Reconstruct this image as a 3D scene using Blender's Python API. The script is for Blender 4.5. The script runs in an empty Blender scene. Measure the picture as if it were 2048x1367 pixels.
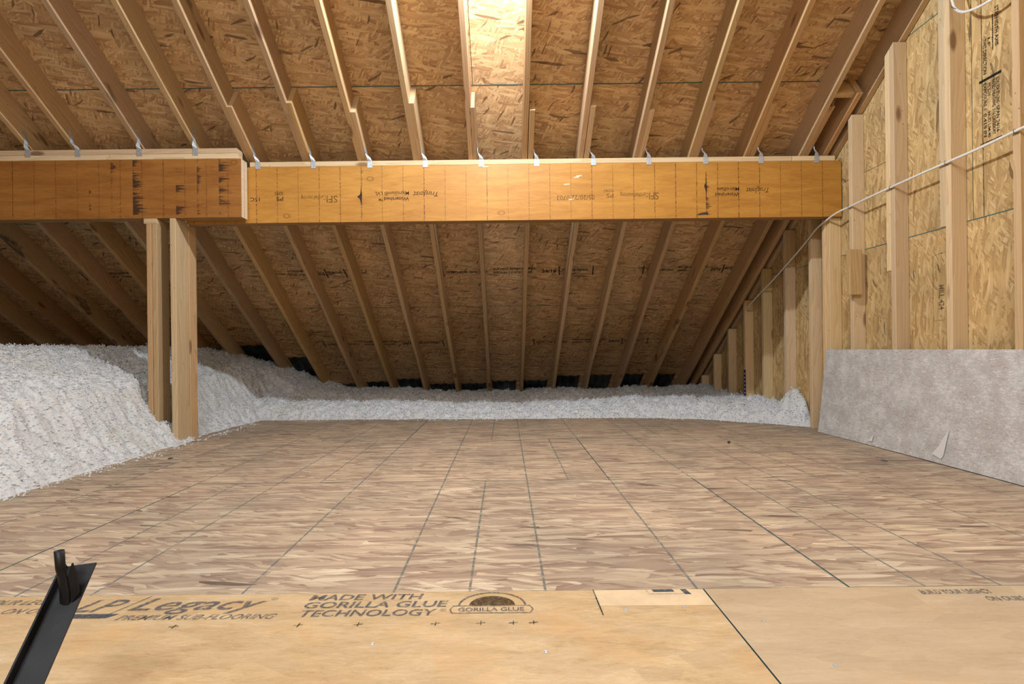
import bpy, bmesh, math, random
import numpy as np
from mathutils import Vector, Matrix

random.seed(7)
rng = np.random.default_rng(7)
S = bpy.context.scene
COL = S.collection

# ------------------------------------------------------------------ camera, world, light
F = 1088.0                      # focal length in pixels of the 2048 px wide frame
CAM_Z = 0.648
cam_d = bpy.data.cameras.new('camera')
cam = bpy.data.objects.new('camera', cam_d); COL.objects.link(cam)
cam_d.sensor_width = 36.0
cam_d.lens = 36.0 * F / 2048.0
cam_d.shift_x = 14.0 / 2048.0
cam_d.shift_y = 13.0 / 2048.0
cam_d.clip_start = 0.02
cam.matrix_world = Matrix.Translation((0, 0, CAM_Z)) @ Matrix.Rotation(math.radians(90), 4, 'X') @ Matrix.Rotation(-0.0115, 4, 'Z')
S.camera = cam

S.view_settings.view_transform = 'Standard'
S.view_settings.look = 'None'
S.view_settings.gamma = 1.0
S.view_settings.use_curve_mapping = False
S.view_settings.exposure = 0.15

w = bpy.data.worlds.new('world'); S.world = w; w.use_nodes = True
w.node_tree.nodes['Background'].inputs[0].default_value = (0.55, 0.7, 0.9, 1)
w.node_tree.nodes['Background'].inputs[1].default_value = 0.5

BULB = (-0.05, 2.60, 2.895)
ld = bpy.data.lights.new('bulb_light', 'POINT')
ld.energy = 170; ld.color = (0.86, 0.94, 1.0); ld.shadow_soft_size = 0.032
lo = bpy.data.objects.new('bulb_light', ld); COL.objects.link(lo); lo.location = BULB
# unseen area lamp behind the camera, added to fill the attic with soft light
wd = bpy.data.lights.new('overhead_fill', 'AREA')
wd.shape = 'RECTANGLE'; wd.size = 2.0; wd.size_y = 1.2; wd.energy = 205; wd.color = (0.90, 0.96, 1.0)
wo = bpy.data.objects.new('overhead_fill', wd); COL.objects.link(wo)
wo.location = (-0.6, -1.7, 3.78)

S.cycles.max_bounces = 6; S.cycles.diffuse_bounces = 3; S.cycles.glossy_bounces = 2; S.cycles.transparent_max_bounces = 6
S.cycles.caustics_reflective = False; S.cycles.caustics_refractive = False; S.cycles.use_adaptive_sampling = True; S.cycles.adaptive_threshold = 0.04

# ------------------------------------------------------------------ geometry of the attic
T = 2.0 / 3.0                   # roof pitch 8/12
TH = math.atan(T)
CU = 4.71                       # rafter undersides: z = CU - T*y
CS = 4.93                       # roof sheathing: z = CS - T*y
W = 2.47                        # inner face of right wall sheathing
WI = 2.385                      # inner edges of its studs
YB = 3.956                      # front face of the long beam
YL = 3.851                      # front face of the short beam
OC = 0.4064
RIDGE = -0.35

# ------------------------------------------------------------------ node helpers
class NT:
    def __init__(s, name, rough=0.8, spec=0.3):
        s.m = bpy.data.materials.new(name); s.m.use_nodes = True
        s.t = s.m.node_tree; s.t.nodes.clear()
        s.out = s.n('ShaderNodeOutputMaterial'); s.b = s.n('ShaderNodeBsdfPrincipled')
        s.l(s.b.outputs[0], s.out.inputs[0])
        s.b.inputs['Roughness'].default_value = rough
        s.b.inputs['Specular IOR Level'].default_value = spec
    def n(s, typ, **kw):
        x = s.t.nodes.new(typ)
        for k, v in kw.items(): setattr(x, k, v)
        return x
    def l(s, a, b): s.t.links.new(a, b)
    def put(s, sock, v):
        if isinstance(v, (int, float, tuple, list)): sock.default_value = v
        else: s.l(v, sock)
    def math(s, op, a, b=0.0, c=0.0, clamp=False):
        x = s.n('ShaderNodeMath', operation=op); x.use_clamp = clamp
        s.put(x.inputs[0], a); s.put(x.inputs[1], b); s.put(x.inputs[2], c)
        return x.outputs[0]
    def vmath(s, op, a, b=(0, 0, 0)):
        x = s.n('ShaderNodeVectorMath', operation=op)
        s.put(x.inputs[0], a); s.put(x.inputs[1], b); return x.outputs[0]
    def mapping(s, v, rot=(0, 0, 0), scale=(1, 1, 1), loc=(0, 0, 0)):
        x = s.n('ShaderNodeMapping'); s.l(v, x.inputs[0])
        x.inputs[1].default_value = loc; x.inputs[2].default_value = rot; x.inputs[3].default_value = scale
        return x.outputs[0]
    def noise(s, v, scale, detail=2, rough=0.5, dist=0.0, dim='3D'):
        x = s.n('ShaderNodeTexNoise', noise_dimensions=dim); s.l(v, x.inputs['Vector'])
        x.inputs['Scale'].default_value = scale; x.inputs['Detail'].default_value = detail
        x.inputs['Roughness'].default_value = rough; x.inputs['Distortion'].default_value = dist
        return x.outputs
    def vor(s, v, scale=1.0, feature='F1', dim='2D', rnd=1.0):
        x = s.n('ShaderNodeTexVoronoi', feature=feature, voronoi_dimensions=dim); s.l(v, x.inputs['Vector'])
        x.inputs['Scale'].default_value = scale; x.inputs['Randomness'].default_value = rnd
        return x.outputs
    def mix(s, fac, a, b, blend='MIX'):
        x = s.n('ShaderNodeMix', data_type='RGBA', blend_type=blend)
        s.put(x.inputs[0], fac); s.put(x.inputs[6], a if not isinstance(a, tuple) else (*a, 1)[:4]); s.put(x.inputs[7], b if not isinstance(b, tuple) else (*b, 1)[:4])
        return x.outputs[2]
    def fmix(s, fac, a, b):
        x = s.n('ShaderNodeMix', data_type='FLOAT')
        s.put(x.inputs[0], fac); s.put(x.inputs[2], a); s.put(x.inputs[3], b)
        return x.outputs[0]
    def ramp(s, fac, stops, interp='LINEAR'):
        x = s.n('ShaderNodeValToRGB'); s.l(fac, x.inputs[0]); r = x.color_ramp; r.interpolation = interp
        while len(r.elements) < len(stops): r.elements.new(0.5)
        for e, (p, c) in zip(r.elements, stops): e.position = p; e.color = (*c, 1) if len(c) == 3 else c
        return x.outputs[0]
    def rng(s, v, a, b, c=0.0, d=1.0):
        x = s.n('ShaderNodeMapRange'); s.put(x.inputs[0], v)
        x.inputs[1].default_value = a; x.inputs[2].default_value = b; x.inputs[3].default_value = c; x.inputs[4].default_value = d
        return x.outputs[0]
    def sep(s, v):
        x = s.n('ShaderNodeSeparateXYZ'); s.l(v, x.inputs[0]); return x.outputs
    def comb(s, a, b, c=0.0):
        x = s.n('ShaderNodeCombineXYZ'); s.put(x.inputs[0], a); s.put(x.inputs[1], b); s.put(x.inputs[2], c); return x.outputs[0]
    def pos(s): return s.n('ShaderNodeNewGeometry').outputs['Position']
    def rand(s): return s.n('ShaderNodeObjectInfo').outputs['Random']
    def obj(s): return s.n('ShaderNodeTexCoord').outputs['Object']
    def bump(s, h, strength=0.3, dist=0.002):
        x = s.n('ShaderNodeBump'); x.inputs['Strength'].default_value = strength; x.inputs['Distance'].default_value = dist
        s.l(h, x.inputs['Height']); s.l(x.outputs[0], s.b.inputs['Normal'])
    def color(s, c): s.put(s.b.inputs['Base Color'], c if not isinstance(c, tuple) else (*c, 1)[:4]); return s.m

def hexc(r, g, b):
    f = lambda v: ((v / 255 + 0.055) / 1.055) ** 2.4 if v > 10 else v / 255 / 12.92
    return (f(r), f(g), f(b))

def osb_flat(nt, plane):
    """2-D panel coordinates in metres from the world position."""
    p = nt.sep(nt.pos())
    if plane == 'floor': return p[0], p[1]
    if plane == 'wall': return p[1], p[2]
    if plane == 'roof':
        y = nt.math('SUBTRACT', nt.math('MULTIPLY', p[1], math.cos(TH)), nt.math('MULTIPLY', p[2], math.sin(TH)))
        return p[0], y

def osb(name, plane, base_ang, spread, stops, L=0.085, Wd=0.02, grid=None, rough=0.75, layers=7, line_col=(0.10, 0.13, 0.13), speck=0.5, tint=None, wobble=0.005, warp=0.06):
    nt = NT(name, rough, 0.35)
    x, y = osb_flat(nt, plane)
    r = nt.math('MULTIPLY', nt.rand(), 53.0)
    v0 = nt.comb(nt.math('ADD', x, r), nt.math('ADD', y, nt.math('MULTIPLY', r, 0.37)))
    wob = nt.noise(v0, 14.0, 1, 0.6, dim='2D')
    wv = nt.vmath('SCALE', nt.vmath('SUBTRACT', wob['Color'], (0.5, 0.5, 0.5))); wv.node.inputs[3].default_value = wobble
    v = nt.vmath('ADD', v0, wv)
    lw = nt.vmath('SUBTRACT', nt.noise(v0, 4.0, 1, 0.5, dim='2D')['Color'], (0.5, 0.5, 0.5))
    tone = None; h = None; dkm = None
    angs = [0.0, 0.62, -0.8, 0.3, -0.38, 0.95, -0.12, 0.5, -1.0][:layers]
    for i, a in enumerate(angs):
        sc = (0.9, 1.3, 0.8, 1.1, 0.95, 1.5, 0.7, 1.2, 1.0)[i]
        ww = (1.0, 1.3, 0.8, 1.5, 0.9, 1.3, 1.9, 0.7, 2.2)[i]
        lwk = nt.vmath('SCALE', lw); lwk.node.inputs[3].default_value = warp * (1.0, -1.0, 0.6, -0.7, 1.3, -1.2, 0.3, -0.4, 0.9)[i]
        mv = nt.mapping(nt.vmath('ADD', v, lwk), rot=(0, 0, base_ang + a * spread), scale=(1, 1, 1), loc=(i * 3.17, i * 7.3, 0))
        mv = nt.mapping(mv, scale=(sc / L, sc * ww / Wd, 1))
        vo = nt.vor(mv, 1.0, rnd=0.9)
        c = nt.n('ShaderNodeSeparateColor'); nt.l(vo['Color'], c.inputs[0])
        g = nt.noise(nt.mapping(mv, scale=(0.5, 6.0, 1)), 1.0, 0 if i < 3 else 1, 0.6, dim='2D')[0]
        t = nt.math('ADD', nt.math('MULTIPLY', c.outputs[1], 0.62), nt.math('MULTIPLY', g, 0.38))
        e = nt.rng(vo['Distance'], 0.35, 0.75, 0.0, -0.14)      # thinner, darker rims
        t = nt.math('ADD', t, e)
        if i in (3, 5, 6):
            dk = nt.math('MULTIPLY', nt.math('GREATER_THAN', c.outputs[2], 1 - 0.05 * speck), nt.math('GREATER_THAN', c.outputs[0], 0.62))
            dkm = dk if dkm is None else nt.math('MAXIMUM', dkm, dk)
        if tone is None: tone, h = t, c.outputs[2]
        else:
            pr = nt.math('GREATER_THAN', c.outputs[0], (0.5, 0.55, 0.6, 0.64, 0.68, 0.66, 0.78, 0.72)[i - 1])
            tone = nt.fmix(pr, tone, t); h = nt.fmix(pr, h, c.outputs[2])
    col = nt.ramp(tone, stops)
    col = nt.mix(nt.math('MULTIPLY', dkm, 0.75), col, tuple(0.35 * q for q in stops[0][1]))
    big = nt.noise(v0, 1.6, 3, 0.6, dim='2D')[0]
    col = nt.mix(1.0, col, nt.ramp(big, [(0.3, (0.84, 0.84, 0.84)), (0.7, (1.12, 1.08, 1.04))]), 'MULTIPLY')
    if tint: col = nt.mix(1.0, col, tint, 'MULTIPLY')
    if grid:
        x0, per, offs, wd, strength = grid
        m = None
        for o in offs:
            d = nt.math('ABSOLUTE', nt.math('SUBTRACT', nt.math('FLOORED_MODULO', nt.math('SUBTRACT', x, x0 + o - per / 2), per), per / 2))
            k = nt.rng(d, wd * 0.5, wd, 1.0, 0.0)
            m = k if m is None else nt.math('MAXIMUM', m, k)
        br = nt.rng(nt.noise(v0, 30.0, 2, dim='2D')[0], 0.3, 0.55, 0.25, 1.0)
        col = nt.mix(nt.math('MULTIPLY', nt.math('MULTIPLY', m, br), strength), col, line_col)
    fine = nt.noise(v0, 220.0, 0, 0.6, dim='2D')[0]
    nt.bump(nt.math('ADD', nt.math('MULTIPLY', h, 0.8), nt.math('MULTIPLY', fine, 0.25)), 0.45, 0.0016)
    nt.color(col)
    return nt.m

def lumber(name, light, dark, knot=0.5, gscale=1.0, rough=0.7, stain=0.0):
    nt = NT(name, rough, 0.3)
    r = nt.math('MULTIPLY', nt.rand(), 37.0)
    o = nt.obj()
    p = nt.vmath('ADD', o, nt.comb(r, nt.math('MULTIPLY', r, 0.31), nt.math('MULTIPLY', r, 0.77)))
    # growth rings: wobbling planes along the board
    q = nt.mapping(p, scale=(0.9, 9, 9))
    dist = nt.noise(q, 1.0, 2, 0.5)[0]
    pz = nt.sep(p)
    ring = nt.math('ADD', nt.math('MULTIPLY', nt.math('ADD', pz[1], nt.math('MULTIPLY', pz[2], 0.9)), 55.0 * gscale), nt.math('MULTIPLY', dist, 9.0))
    ring = nt.math('FRACT', ring)
    ring = nt.rng(ring, 0.0, 1.0, 0.0, 1.0)
    ring = nt.math('POWER', ring, 1.8)
    fib = nt.noise(nt.mapping(p, scale=(3, 160, 160)), 1.0, 3, 0.6)[0]
    t = nt.math('ADD', nt.math('MULTIPLY', ring, 0.55), nt.math('MULTIPLY', fib, 0.45))
    col = nt.mix(nt.rng(t, 0.15, 0.95), light, dark)
    # knots
    kv = nt.vor(nt.mapping(p, scale=(3.0, 9.0, 9.0)), 1.0, dim='3D')
    kc = nt.n('ShaderNodeSeparateColor'); nt.l(kv['Color'], kc.inputs[0])
    kk = nt.math('MULTIPLY', nt.rng(kv['Distance'], 0.12, 0.21, 1.0, 0.0), nt.math('GREATER_THAN', kc.outputs[0], 1 - 0.5 * knot))
    col = nt.mix(nt.math('MULTIPLY', kk, 0.75), col, (0.16, 0.065, 0.025))
    # nail heads and specks
    sv = nt.vor(p, 26.0, dim='3D')
    sc = nt.n('ShaderNodeSeparateColor'); nt.l(sv['Color'], sc.inputs[0])
    sp = nt.math('MULTIPLY', nt.math('LESS_THAN', sv['Distance'], 0.09), nt.math('GREATER_THAN', sc.outputs[0], 0.8))
    col = nt.mix(nt.math('MULTIPLY', sp, 0.7), col, (0.1, 0.05, 0.03))
    var = nt.n('ShaderNodeHueSaturation'); nt.l(col, var.inputs['Color'])
    nt.put(var.inputs['Value'], nt.rng(nt.math('FRACT', nt.math('MULTIPLY', nt.rand(), 7.3)), 0, 1, 0.84, 1.12))
    nt.put(var.inputs['Saturation'], nt.rng(nt.math('FRACT', nt.math('MULTIPLY', nt.rand(), 17.7)), 0, 1, 0.9, 1.12))
    nt.put(var.inputs['Hue'], nt.rng(nt.math('FRACT', nt.math('MULTIPLY', nt.rand(), 29.1)), 0, 1, 0.492, 0.506))
    col = var.outputs[0]
    if stain:
        st = nt.rng(nt.noise(nt.mapping(p, scale=(2.2, 6, 6)), 1.0, 4, 0.65)[0], 0.56, 0.66, 0.0, stain)
        col = nt.mix(st, col, (0.07, 0.055, 0.045))
    nt.bump(t, 0.25, 0.0008)
    nt.color(col)
    return nt.m

def lvl(name, light, dark, streaks=None):
    """laminated veneer: horizontal fibre, dotted vertical lathe-check lines every 6 inches"""
    nt = NT(name, 0.5, 0.45)
    p = nt.sep(nt.pos()); X, Z = p[0], p[2]
    v = nt.comb(X, Z)
    g1 = nt.noise(nt.mapping(v, scale=(2.2, 18, 1)), 1.0, 4, 0.6, 0.8, dim='2D')[0]
    g2 = nt.noise(nt.mapping(v, scale=(12, 160, 1)), 1.0, 3, 0.6, dim='2D')[0]
    big = nt.noise(v, 2.5, 2, 0.5, dim='2D')[0]
    t = nt.math('ADD', nt.math('MULTIPLY', g1, 0.5), nt.math('ADD', nt.math('MULTIPLY', g2, 0.3), nt.math('MULTIPLY', big, 0.2)))
    col = nt.mix(nt.rng(t, 0.36, 0.66), dark, light)
    k = nt.math('DIVIDE', nt.math('ADD', X, 10.0 + 0.03), 0.1525)
    fr = nt.math('FRACT', k); idx = nt.math('FLOOR', k)
    d = nt.math('MULTIPLY', nt.math('MINIMUM', fr, nt.math('SUBTRACT', 1.0, fr)), 0.1525)
    dots = nt.noise(nt.comb(nt.math('MULTIPLY', idx, 7.7), nt.math('MULTIPLY', Z, 75.0)), 1.0, 1, dim='2D')[0]
    wn = nt.n('ShaderNodeTexWhiteNoise', noise_dimensions='1D'); nt.put(wn.inputs['W'], nt.math('ROUND', k))
    amp = nt.rng(wn.outputs['Value'], 0, 1, 0.45, 1.0)
    ln = nt.math('MULTIPLY', nt.rng(d, 0.0022, 0.0045, 1.0, 0.0), nt.math('MULTIPLY', nt.rng(dots, 0.46, 0.56, 0.2, 1.0), amp))
    col = nt.mix(ln, col, (0.13, 0.035, 0.012))
    # knots of the face veneer
    kv = nt.vor(nt.mapping(v, scale=(3.2, 5.0, 1)), 1.0)
    kc = nt.n('ShaderNodeSeparateColor'); nt.l(kv['Color'], kc.inputs[0])
    rg = nt.math('MULTIPLY', nt.rng(nt.math('ABSOLUTE', nt.math('SUBTRACT', kv['Distance'], 0.07)), 0.0, 0.035, 0.55, 0.0), nt.math('GREATER_THAN', kc.outputs[0], 0.9))
    col = nt.mix(rg, col, (0.14, 0.05, 0.012))
    if streaks:
        m = None
        for (sx, wd, zlo, zhi, st) in streaks:      # dark resin bleeding right of a check line, in horizontal combs
            dx = nt.math('SUBTRACT', X, sx)
            comb = nt.noise(nt.comb(nt.math('MULTIPLY', X, 5.0), nt.math('MULTIPLY', Z, 120.0), sx), 1.0, 4, 0.8)[0]
            blob = nt.noise(nt.comb(nt.math('MULTIPLY', X, 4.0), nt.math('MULTIPLY', Z, 13.0), sx * 3), 1.0, 1)[0]
            reach = nt.math('MULTIPLY', nt.math('ADD', nt.rng(comb, 0.38, 0.7, -0.25, 1.0), nt.rng(blob, 0.38, 0.62, -0.6, 0.3)), wd)
            k2 = nt.math('MULTIPLY', nt.math('GREATER_THAN', dx, -0.002), nt.math('LESS_THAN', dx, reach))
            k2 = nt.math('MULTIPLY', k2, nt.math('MULTIPLY', nt.math('GREATER_THAN', Z, zlo), nt.math('LESS_THAN', Z, zhi)))
            k2 = nt.math('MULTIPLY', k2, st)
            m = k2 if m is None else nt.math('MAXIMUM', m, k2)
        col = nt.mix(m, col, (0.035, 0.018, 0.012))
    nt.bump(g2, 0.15, 0.0006)
    nt.color(col); return nt.m

def ink(name, col, dens=0.85):
    nt = NT(name, 0.8, 0.1); nt.color(col)
    tr = nt.n('ShaderNodeBsdfTransparent'); mx = nt.n('ShaderNodeMixShader')
    v = nt.pos()
    n = nt.noise(v, 90.0, 3, 0.7)[0]
    nt.l(nt.rng(n, 0.36, 0.56, dens * 0.45, dens), mx.inputs[0])
    nt.l(tr.outputs[0], mx.inputs[1]); nt.l(nt.b.outputs[0], mx.inputs[2]); nt.l(mx.outputs[0], nt.out.inputs[0])
    return nt.m

def plain(name, c, rough=0.6, metal=0.0, spec=0.5, var=0.0, nscale=40):
    nt = NT(name, rough, spec); nt.b.inputs['Metallic'].default_value = metal
    n = nt.noise(nt.obj(), nscale, 3, 0.6)[0]
    nt.color(nt.mix(nt.rng(n, 0.3, 0.7), tuple(q * (1 - var) for q in c), tuple(min(1, q * (1 + var)) for q in c)))
    return nt.m

M = {}
M['osb_roof'] = osb('osb_roof', 'roof', 0.0, 1.15, [(0.05, (0.36, 0.19, 0.10)), (0.25, (0.54, 0.335, 0.175)), (0.5, (0.66, 0.445, 0.24)), (0.75, (0.78, 0.565, 0.325)), (0.97, (0.90, 0.73, 0.48))], L=0.085, Wd=0.021, speck=0.45, layers=7)
GRID = [-0.4064, -0.2032, 0.0, 0.4064]
FLR = [(0.08, (0.255, 0.17, 0.13)), (0.28, (0.37, 0.28, 0.21)), (0.5, (0.455, 0.36, 0.265)), (0.72, (0.545, 0.455, 0.335)), (0.95, (0.76, 0.68, 0.54))]
M['osb_floor_a'] = osb('osb_floor_a', 'floor', 0.0, 0.34, FLR, L=0.13, Wd=0.026, grid=(0.1007, 1.2192, GRID, 0.0046, 0.85), speck=0.15, layers=7, wobble=0.004, warp=0.045)
M['osb_floor_b'] = osb('osb_floor_b', 'floor', 0.0, 0.34, FLR, L=0.13, Wd=0.026, grid=(0.1007, 1.2192, [0.0, 0.2032, 0.4064, 0.8128], 0.0046, 0.85), speck=0.15, layers=7, wobble=0.004, warp=0.045)
M['osb_wall'] = osb('osb_wall', 'wall', math.pi / 2, 0.75, [(0.0, (0.30, 0.17, 0.07)), (0.2, (0.46, 0.30, 0.13)), (0.5, (0.60, 0.42, 0.19)), (0.8, (0.71, 0.535, 0.28)), (1.0, (0.88, 0.76, 0.52))], L=0.085, Wd=0.02, speck=0.08, layers=7)
M['seam'] = plain('painted_panel_edge', (0.045, 0.15, 0.145), 0.8)
M['felt'] = plain('roof_underlay', (0.02, 0.02, 0.02), 0.9)
M['pit'] = plain('dark_cavity', (0.05, 0.04, 0.03), 0.9)
M['stud'] = lumber('spruce_stud', (0.76, 0.58, 0.36), (0.64, 0.45, 0.25), 0.7, 0.7)
M['rafter'] = lumber('yellow_pine_rafter', (0.66, 0.45, 0.25), (0.48, 0.30, 0.15), 0.55, 1.0)
M['rafter_stained'] = lumber('stained_pine_rafter', (0.64, 0.44, 0.25), (0.47, 0.30, 0.155), 0.5, 1.0, stain=0.85)
M['plate'] = lumber('pale_spruce_plate', (0.76, 0.58, 0.36), (0.62, 0.43, 0.23), 0.3, 0.6)
M['lvl'] = lvl('laminated_veneer', (0.60, 0.30, 0.058), (0.44, 0.19, 0.030), [(-1.03, 0.02, 1.62, 1.98, 0.5), (1.475, 0.05, 1.6, 1.98, 0.85)])
M['lvl_dark'] = lvl('stained_laminated_veneer', (0.45, 0.20, 0.045), (0.29, 0.11, 0.024),
                    [(-2.775, 0.05, 1.63, 2.0, 0.8), (-2.62, 0.10, 1.62, 2.01, 0.9), (-2.315, 0.09, 1.62, 2.01, 0.85), (-2.165, 0.035, 1.62, 2.01, 0.8), (-2.01, 0.10, 1.62, 2.01, 0.9), (-2.93, 0.03, 1.66, 1.80, 0.8)])
M['lvl_edge'] = plain('veneer_edge', (0.72, 0.60, 0.44), 0.7, var=0.12, nscale=90)
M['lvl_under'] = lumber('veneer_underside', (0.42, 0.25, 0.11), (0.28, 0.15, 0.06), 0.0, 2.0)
M['ink'] = ink('grey_blue_ink', (0.10, 0.11, 0.135), 0.74)
M['ink_dark'] = ink('dark_ink', (0.02, 0.02, 0.022), 0.85)
M['ink_faint'] = ink('faint_ink', (0.10, 0.06, 0.03), 0.55)
M['zinc'] = plain('galvanized_steel', (0.60, 0.67, 0.76), 0.4, 0.55, var=0.3, nscale=120)
M['cable'] = plain('white_cable_sheath', (0.80, 0.79, 0.76), 0.45, var=0.05)
M['staple'] = plain('staple_metal', (0.10, 0.10, 0.14), 0.4, 0.6)
M['black'] = plain('black_painted_steel', (0.008, 0.008, 0.010), 0.5, 0.0, 0.3, var=0.5, nscale=25)
M['baffle'] = plain('black_polystyrene', (0.012, 0.013, 0.016), 0.3, 0.0, 0.5, var=0.2)
M['blue'] = plain('dark_blue_card', (0.02, 0.02, 0.09), 0.6)
M['white'] = plain('white_paint', (0.8, 0.8, 0.8), 0.6)
M['porcelain'] = plain('white_porcelain', (0.8, 0.8, 0.78), 0.3)

def smooth_floor(name, sat):
    nt = NT(name, 0.42, 0.5)
    p = nt.sep(nt.pos()); v = nt.comb(p[0], p[1])
    a = nt.noise(nt.mapping(v, scale=(3.5, 14, 1)), 1.0, 5, 0.65, 0.6, dim='2D')[0]
    b = nt.noise(nt.mapping(v, scale=(22, 90, 1)), 1.0, 6, 0.8, 0.5, dim='2D')[0]
    st = nt.noise(v, 4.5, 6, 0.7, dim='2D')[0]
    c = nt.ramp(nt.math('ADD', nt.math('MULTIPLY', a, 0.45), nt.math('MULTIPLY', b, 0.55)),
                [(0.28, (0.36, 0.22, 0.11)), (0.42, (0.53, 0.37, 0.20)), (0.58, (0.62, 0.465, 0.28)), (0.75, (0.72, 0.60, 0.42))])
    c = nt.mix(nt.rng(st, 0.5, 0.72, 0.0, 0.5), c, (0.63, 0.38, 0.16))
    c = nt.mix(sat, c, (0.50, 0.43, 0.34))
    fl = nt.vor(nt.mapping(v, scale=(9, 26, 1)), 1.0); fc = nt.n('ShaderNodeSeparateColor'); nt.l(fl['Color'], fc.inputs[0])
    c = nt.mix(1.0, c, nt.ramp(fc.outputs[1], [(0, (0.93, 0.93, 0.93)), (1, (1.06, 1.06, 1.06))]), 'MULTIPLY')
    nt.bump(b, 0.2, 0.0006)
    return nt.color(c)
M['sanded'] = smooth_floor('sealed_subfloor', 0.0)
M['sanded_grey'] = smooth_floor('shade_greyed_subfloor', 0.42)  # greyed copy for the right near panel, floor shade put into the colour
M['patch'] = plain('bare_subfloor_strip', (0.72, 0.56, 0.36), 0.6, var=0.1, nscale=14)

def fibreboard():
    nt = NT('dusty_grey_board', 0.8, 0.25)
    p = nt.sep(nt.pos()); v = nt.comb(p[1], p[2])
    a = nt.noise(v, 7.0, 8, 0.75, dim='2D')[0]
    f1 = nt.noise(nt.mapping(v, rot=(0, 0, 0.7), scale=(35, 120, 1)), 1.0, 3, 0.7, 1.2, dim='2D')[0]
    f2 = nt.noise(nt.mapping(v, rot=(0, 0, -0.6), scale=(45, 160, 1)), 1.0, 3, 0.7, 1.2, dim='2D')[0]
    c = nt.ramp(a, [(0.35, (0.54, 0.53, 0.53)), (0.52, (0.57, 0.58, 0.59)), (0.7, (0.67, 0.69, 0.72))])
    k = nt.rng(nt.math('MULTIPLY', f1, nt.math('ADD', a, 0.55)), 0.55, 0.68)
    c = nt.mix(nt.math('MULTIPLY', k, 0.85), c, (0.82, 0.80, 0.77))
    k = nt.math('MULTIPLY', nt.rng(f2, 0.56, 0.66), nt.rng(a, 0.6, 0.42, 0.2, 0.95))
    c = nt.mix(k, c, (0.40, 0.28, 0.20))
    nt.bump(f1, 0.3, 0.001)
    return nt.color(c)
M['board'] = fibreboard()

def fluff():
    nt = NT('white_loose_fibreglass', 0.95, 0.1)
    v = nt.pos()
    a = nt.noise(v, 60.0, 4, 0.7)[0]; b = nt.noise(v, 4.0, 3, 0.6)[0]; s = nt.noise(v, 25, 3, 0.7)[0]
    c = nt.ramp(a, [(0.3, (0.70, 0.73, 0.78)), (0.5, (0.86, 0.88, 0.91)), (0.7, (0.93, 0.95, 0.98))])
    c = nt.mix(nt.rng(b, 0.52, 0.68, 0.0, 0.35), c, (0.78, 0.78, 0.68))
    c = nt.mix(nt.rng(s, 0.66, 0.74, 0.0, 0.5), c, (0.35, 0.33, 0.28))
    nt.bump(nt.noise(v, 160.0, 4, 0.75)[0], 0.9, 0.006)
    nt.color(c); return nt.m
M['fluff'] = fluff()

# ------------------------------------------------------------------ object helpers
def link(name, me, parent=None, loc=None):
    o = bpy.data.objects.new(name, me); COL.objects.link(o)
    if loc is not None: o.location = loc
    if parent is not None: o.parent = parent
    return o

def mesh_obj(name, verts, faces, mats, parent=None, mi=None, smooth=False, loc=(0, 0, 0)):
    me = bpy.data.meshes.new(name)
    me.from_pydata([tuple(Vector(v) - Vector(loc)) for v in verts], [], faces)
    for m in (mats if isinstance(mats, (list, tuple)) else [mats]): me.materials.append(m)
    if mi: me.polygons.foreach_set('material_index', mi)
    if smooth: me.polygons.foreach_set('use_smooth', [True] * len(me.polygons))
    me.update()
    return link(name, me, parent, loc)

def tag(o, label=None, cat=None, group=None, kind=None):
    if label: o['label'] = label
    if cat: o['category'] = cat
    if group: o['group'] = group
    if kind: o['kind'] = kind
    return o

def empty(name, loc, label=None, cat=None, group=None, kind=None):
    o = bpy.data.objects.new(name, None); COL.objects.link(o); o.location = loc; o.empty_display_size = 0.05
    return tag(o, label, cat, group, kind)

def keep(o, parent):
    """parent o while it stays where it is (parents are unrotated empties or meshes at identity rotation)"""
    o.parent = parent; o.matrix_parent_inverse = Matrix.Translation(-parent.location)

def prism(name, outline, z0, z1, xf, mats, parent=None, edge_mat=0):
    """outline in a 2-D plane, thickness z0..z1, xf maps (a,b,c) to the world; the first face is z1"""
    n = len(outline)
    vs = [xf(a, b, z1) for a, b in outline] + [xf(a, b, z0) for a, b in outline]
    fs = [list(range(n)), list(range(2 * n - 1, n - 1, -1))] + [[i, i + n, (i + 1) % n + n, (i + 1) % n] for i in range(n)]
    o = mesh_obj(name, vs, fs, mats, None, [0, 0] + [edge_mat] * n, loc=tuple(sum((Vector(v) for v in vs), Vector()) / len(vs)))
    if parent is not None: keep(o, parent)
    return o

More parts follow.
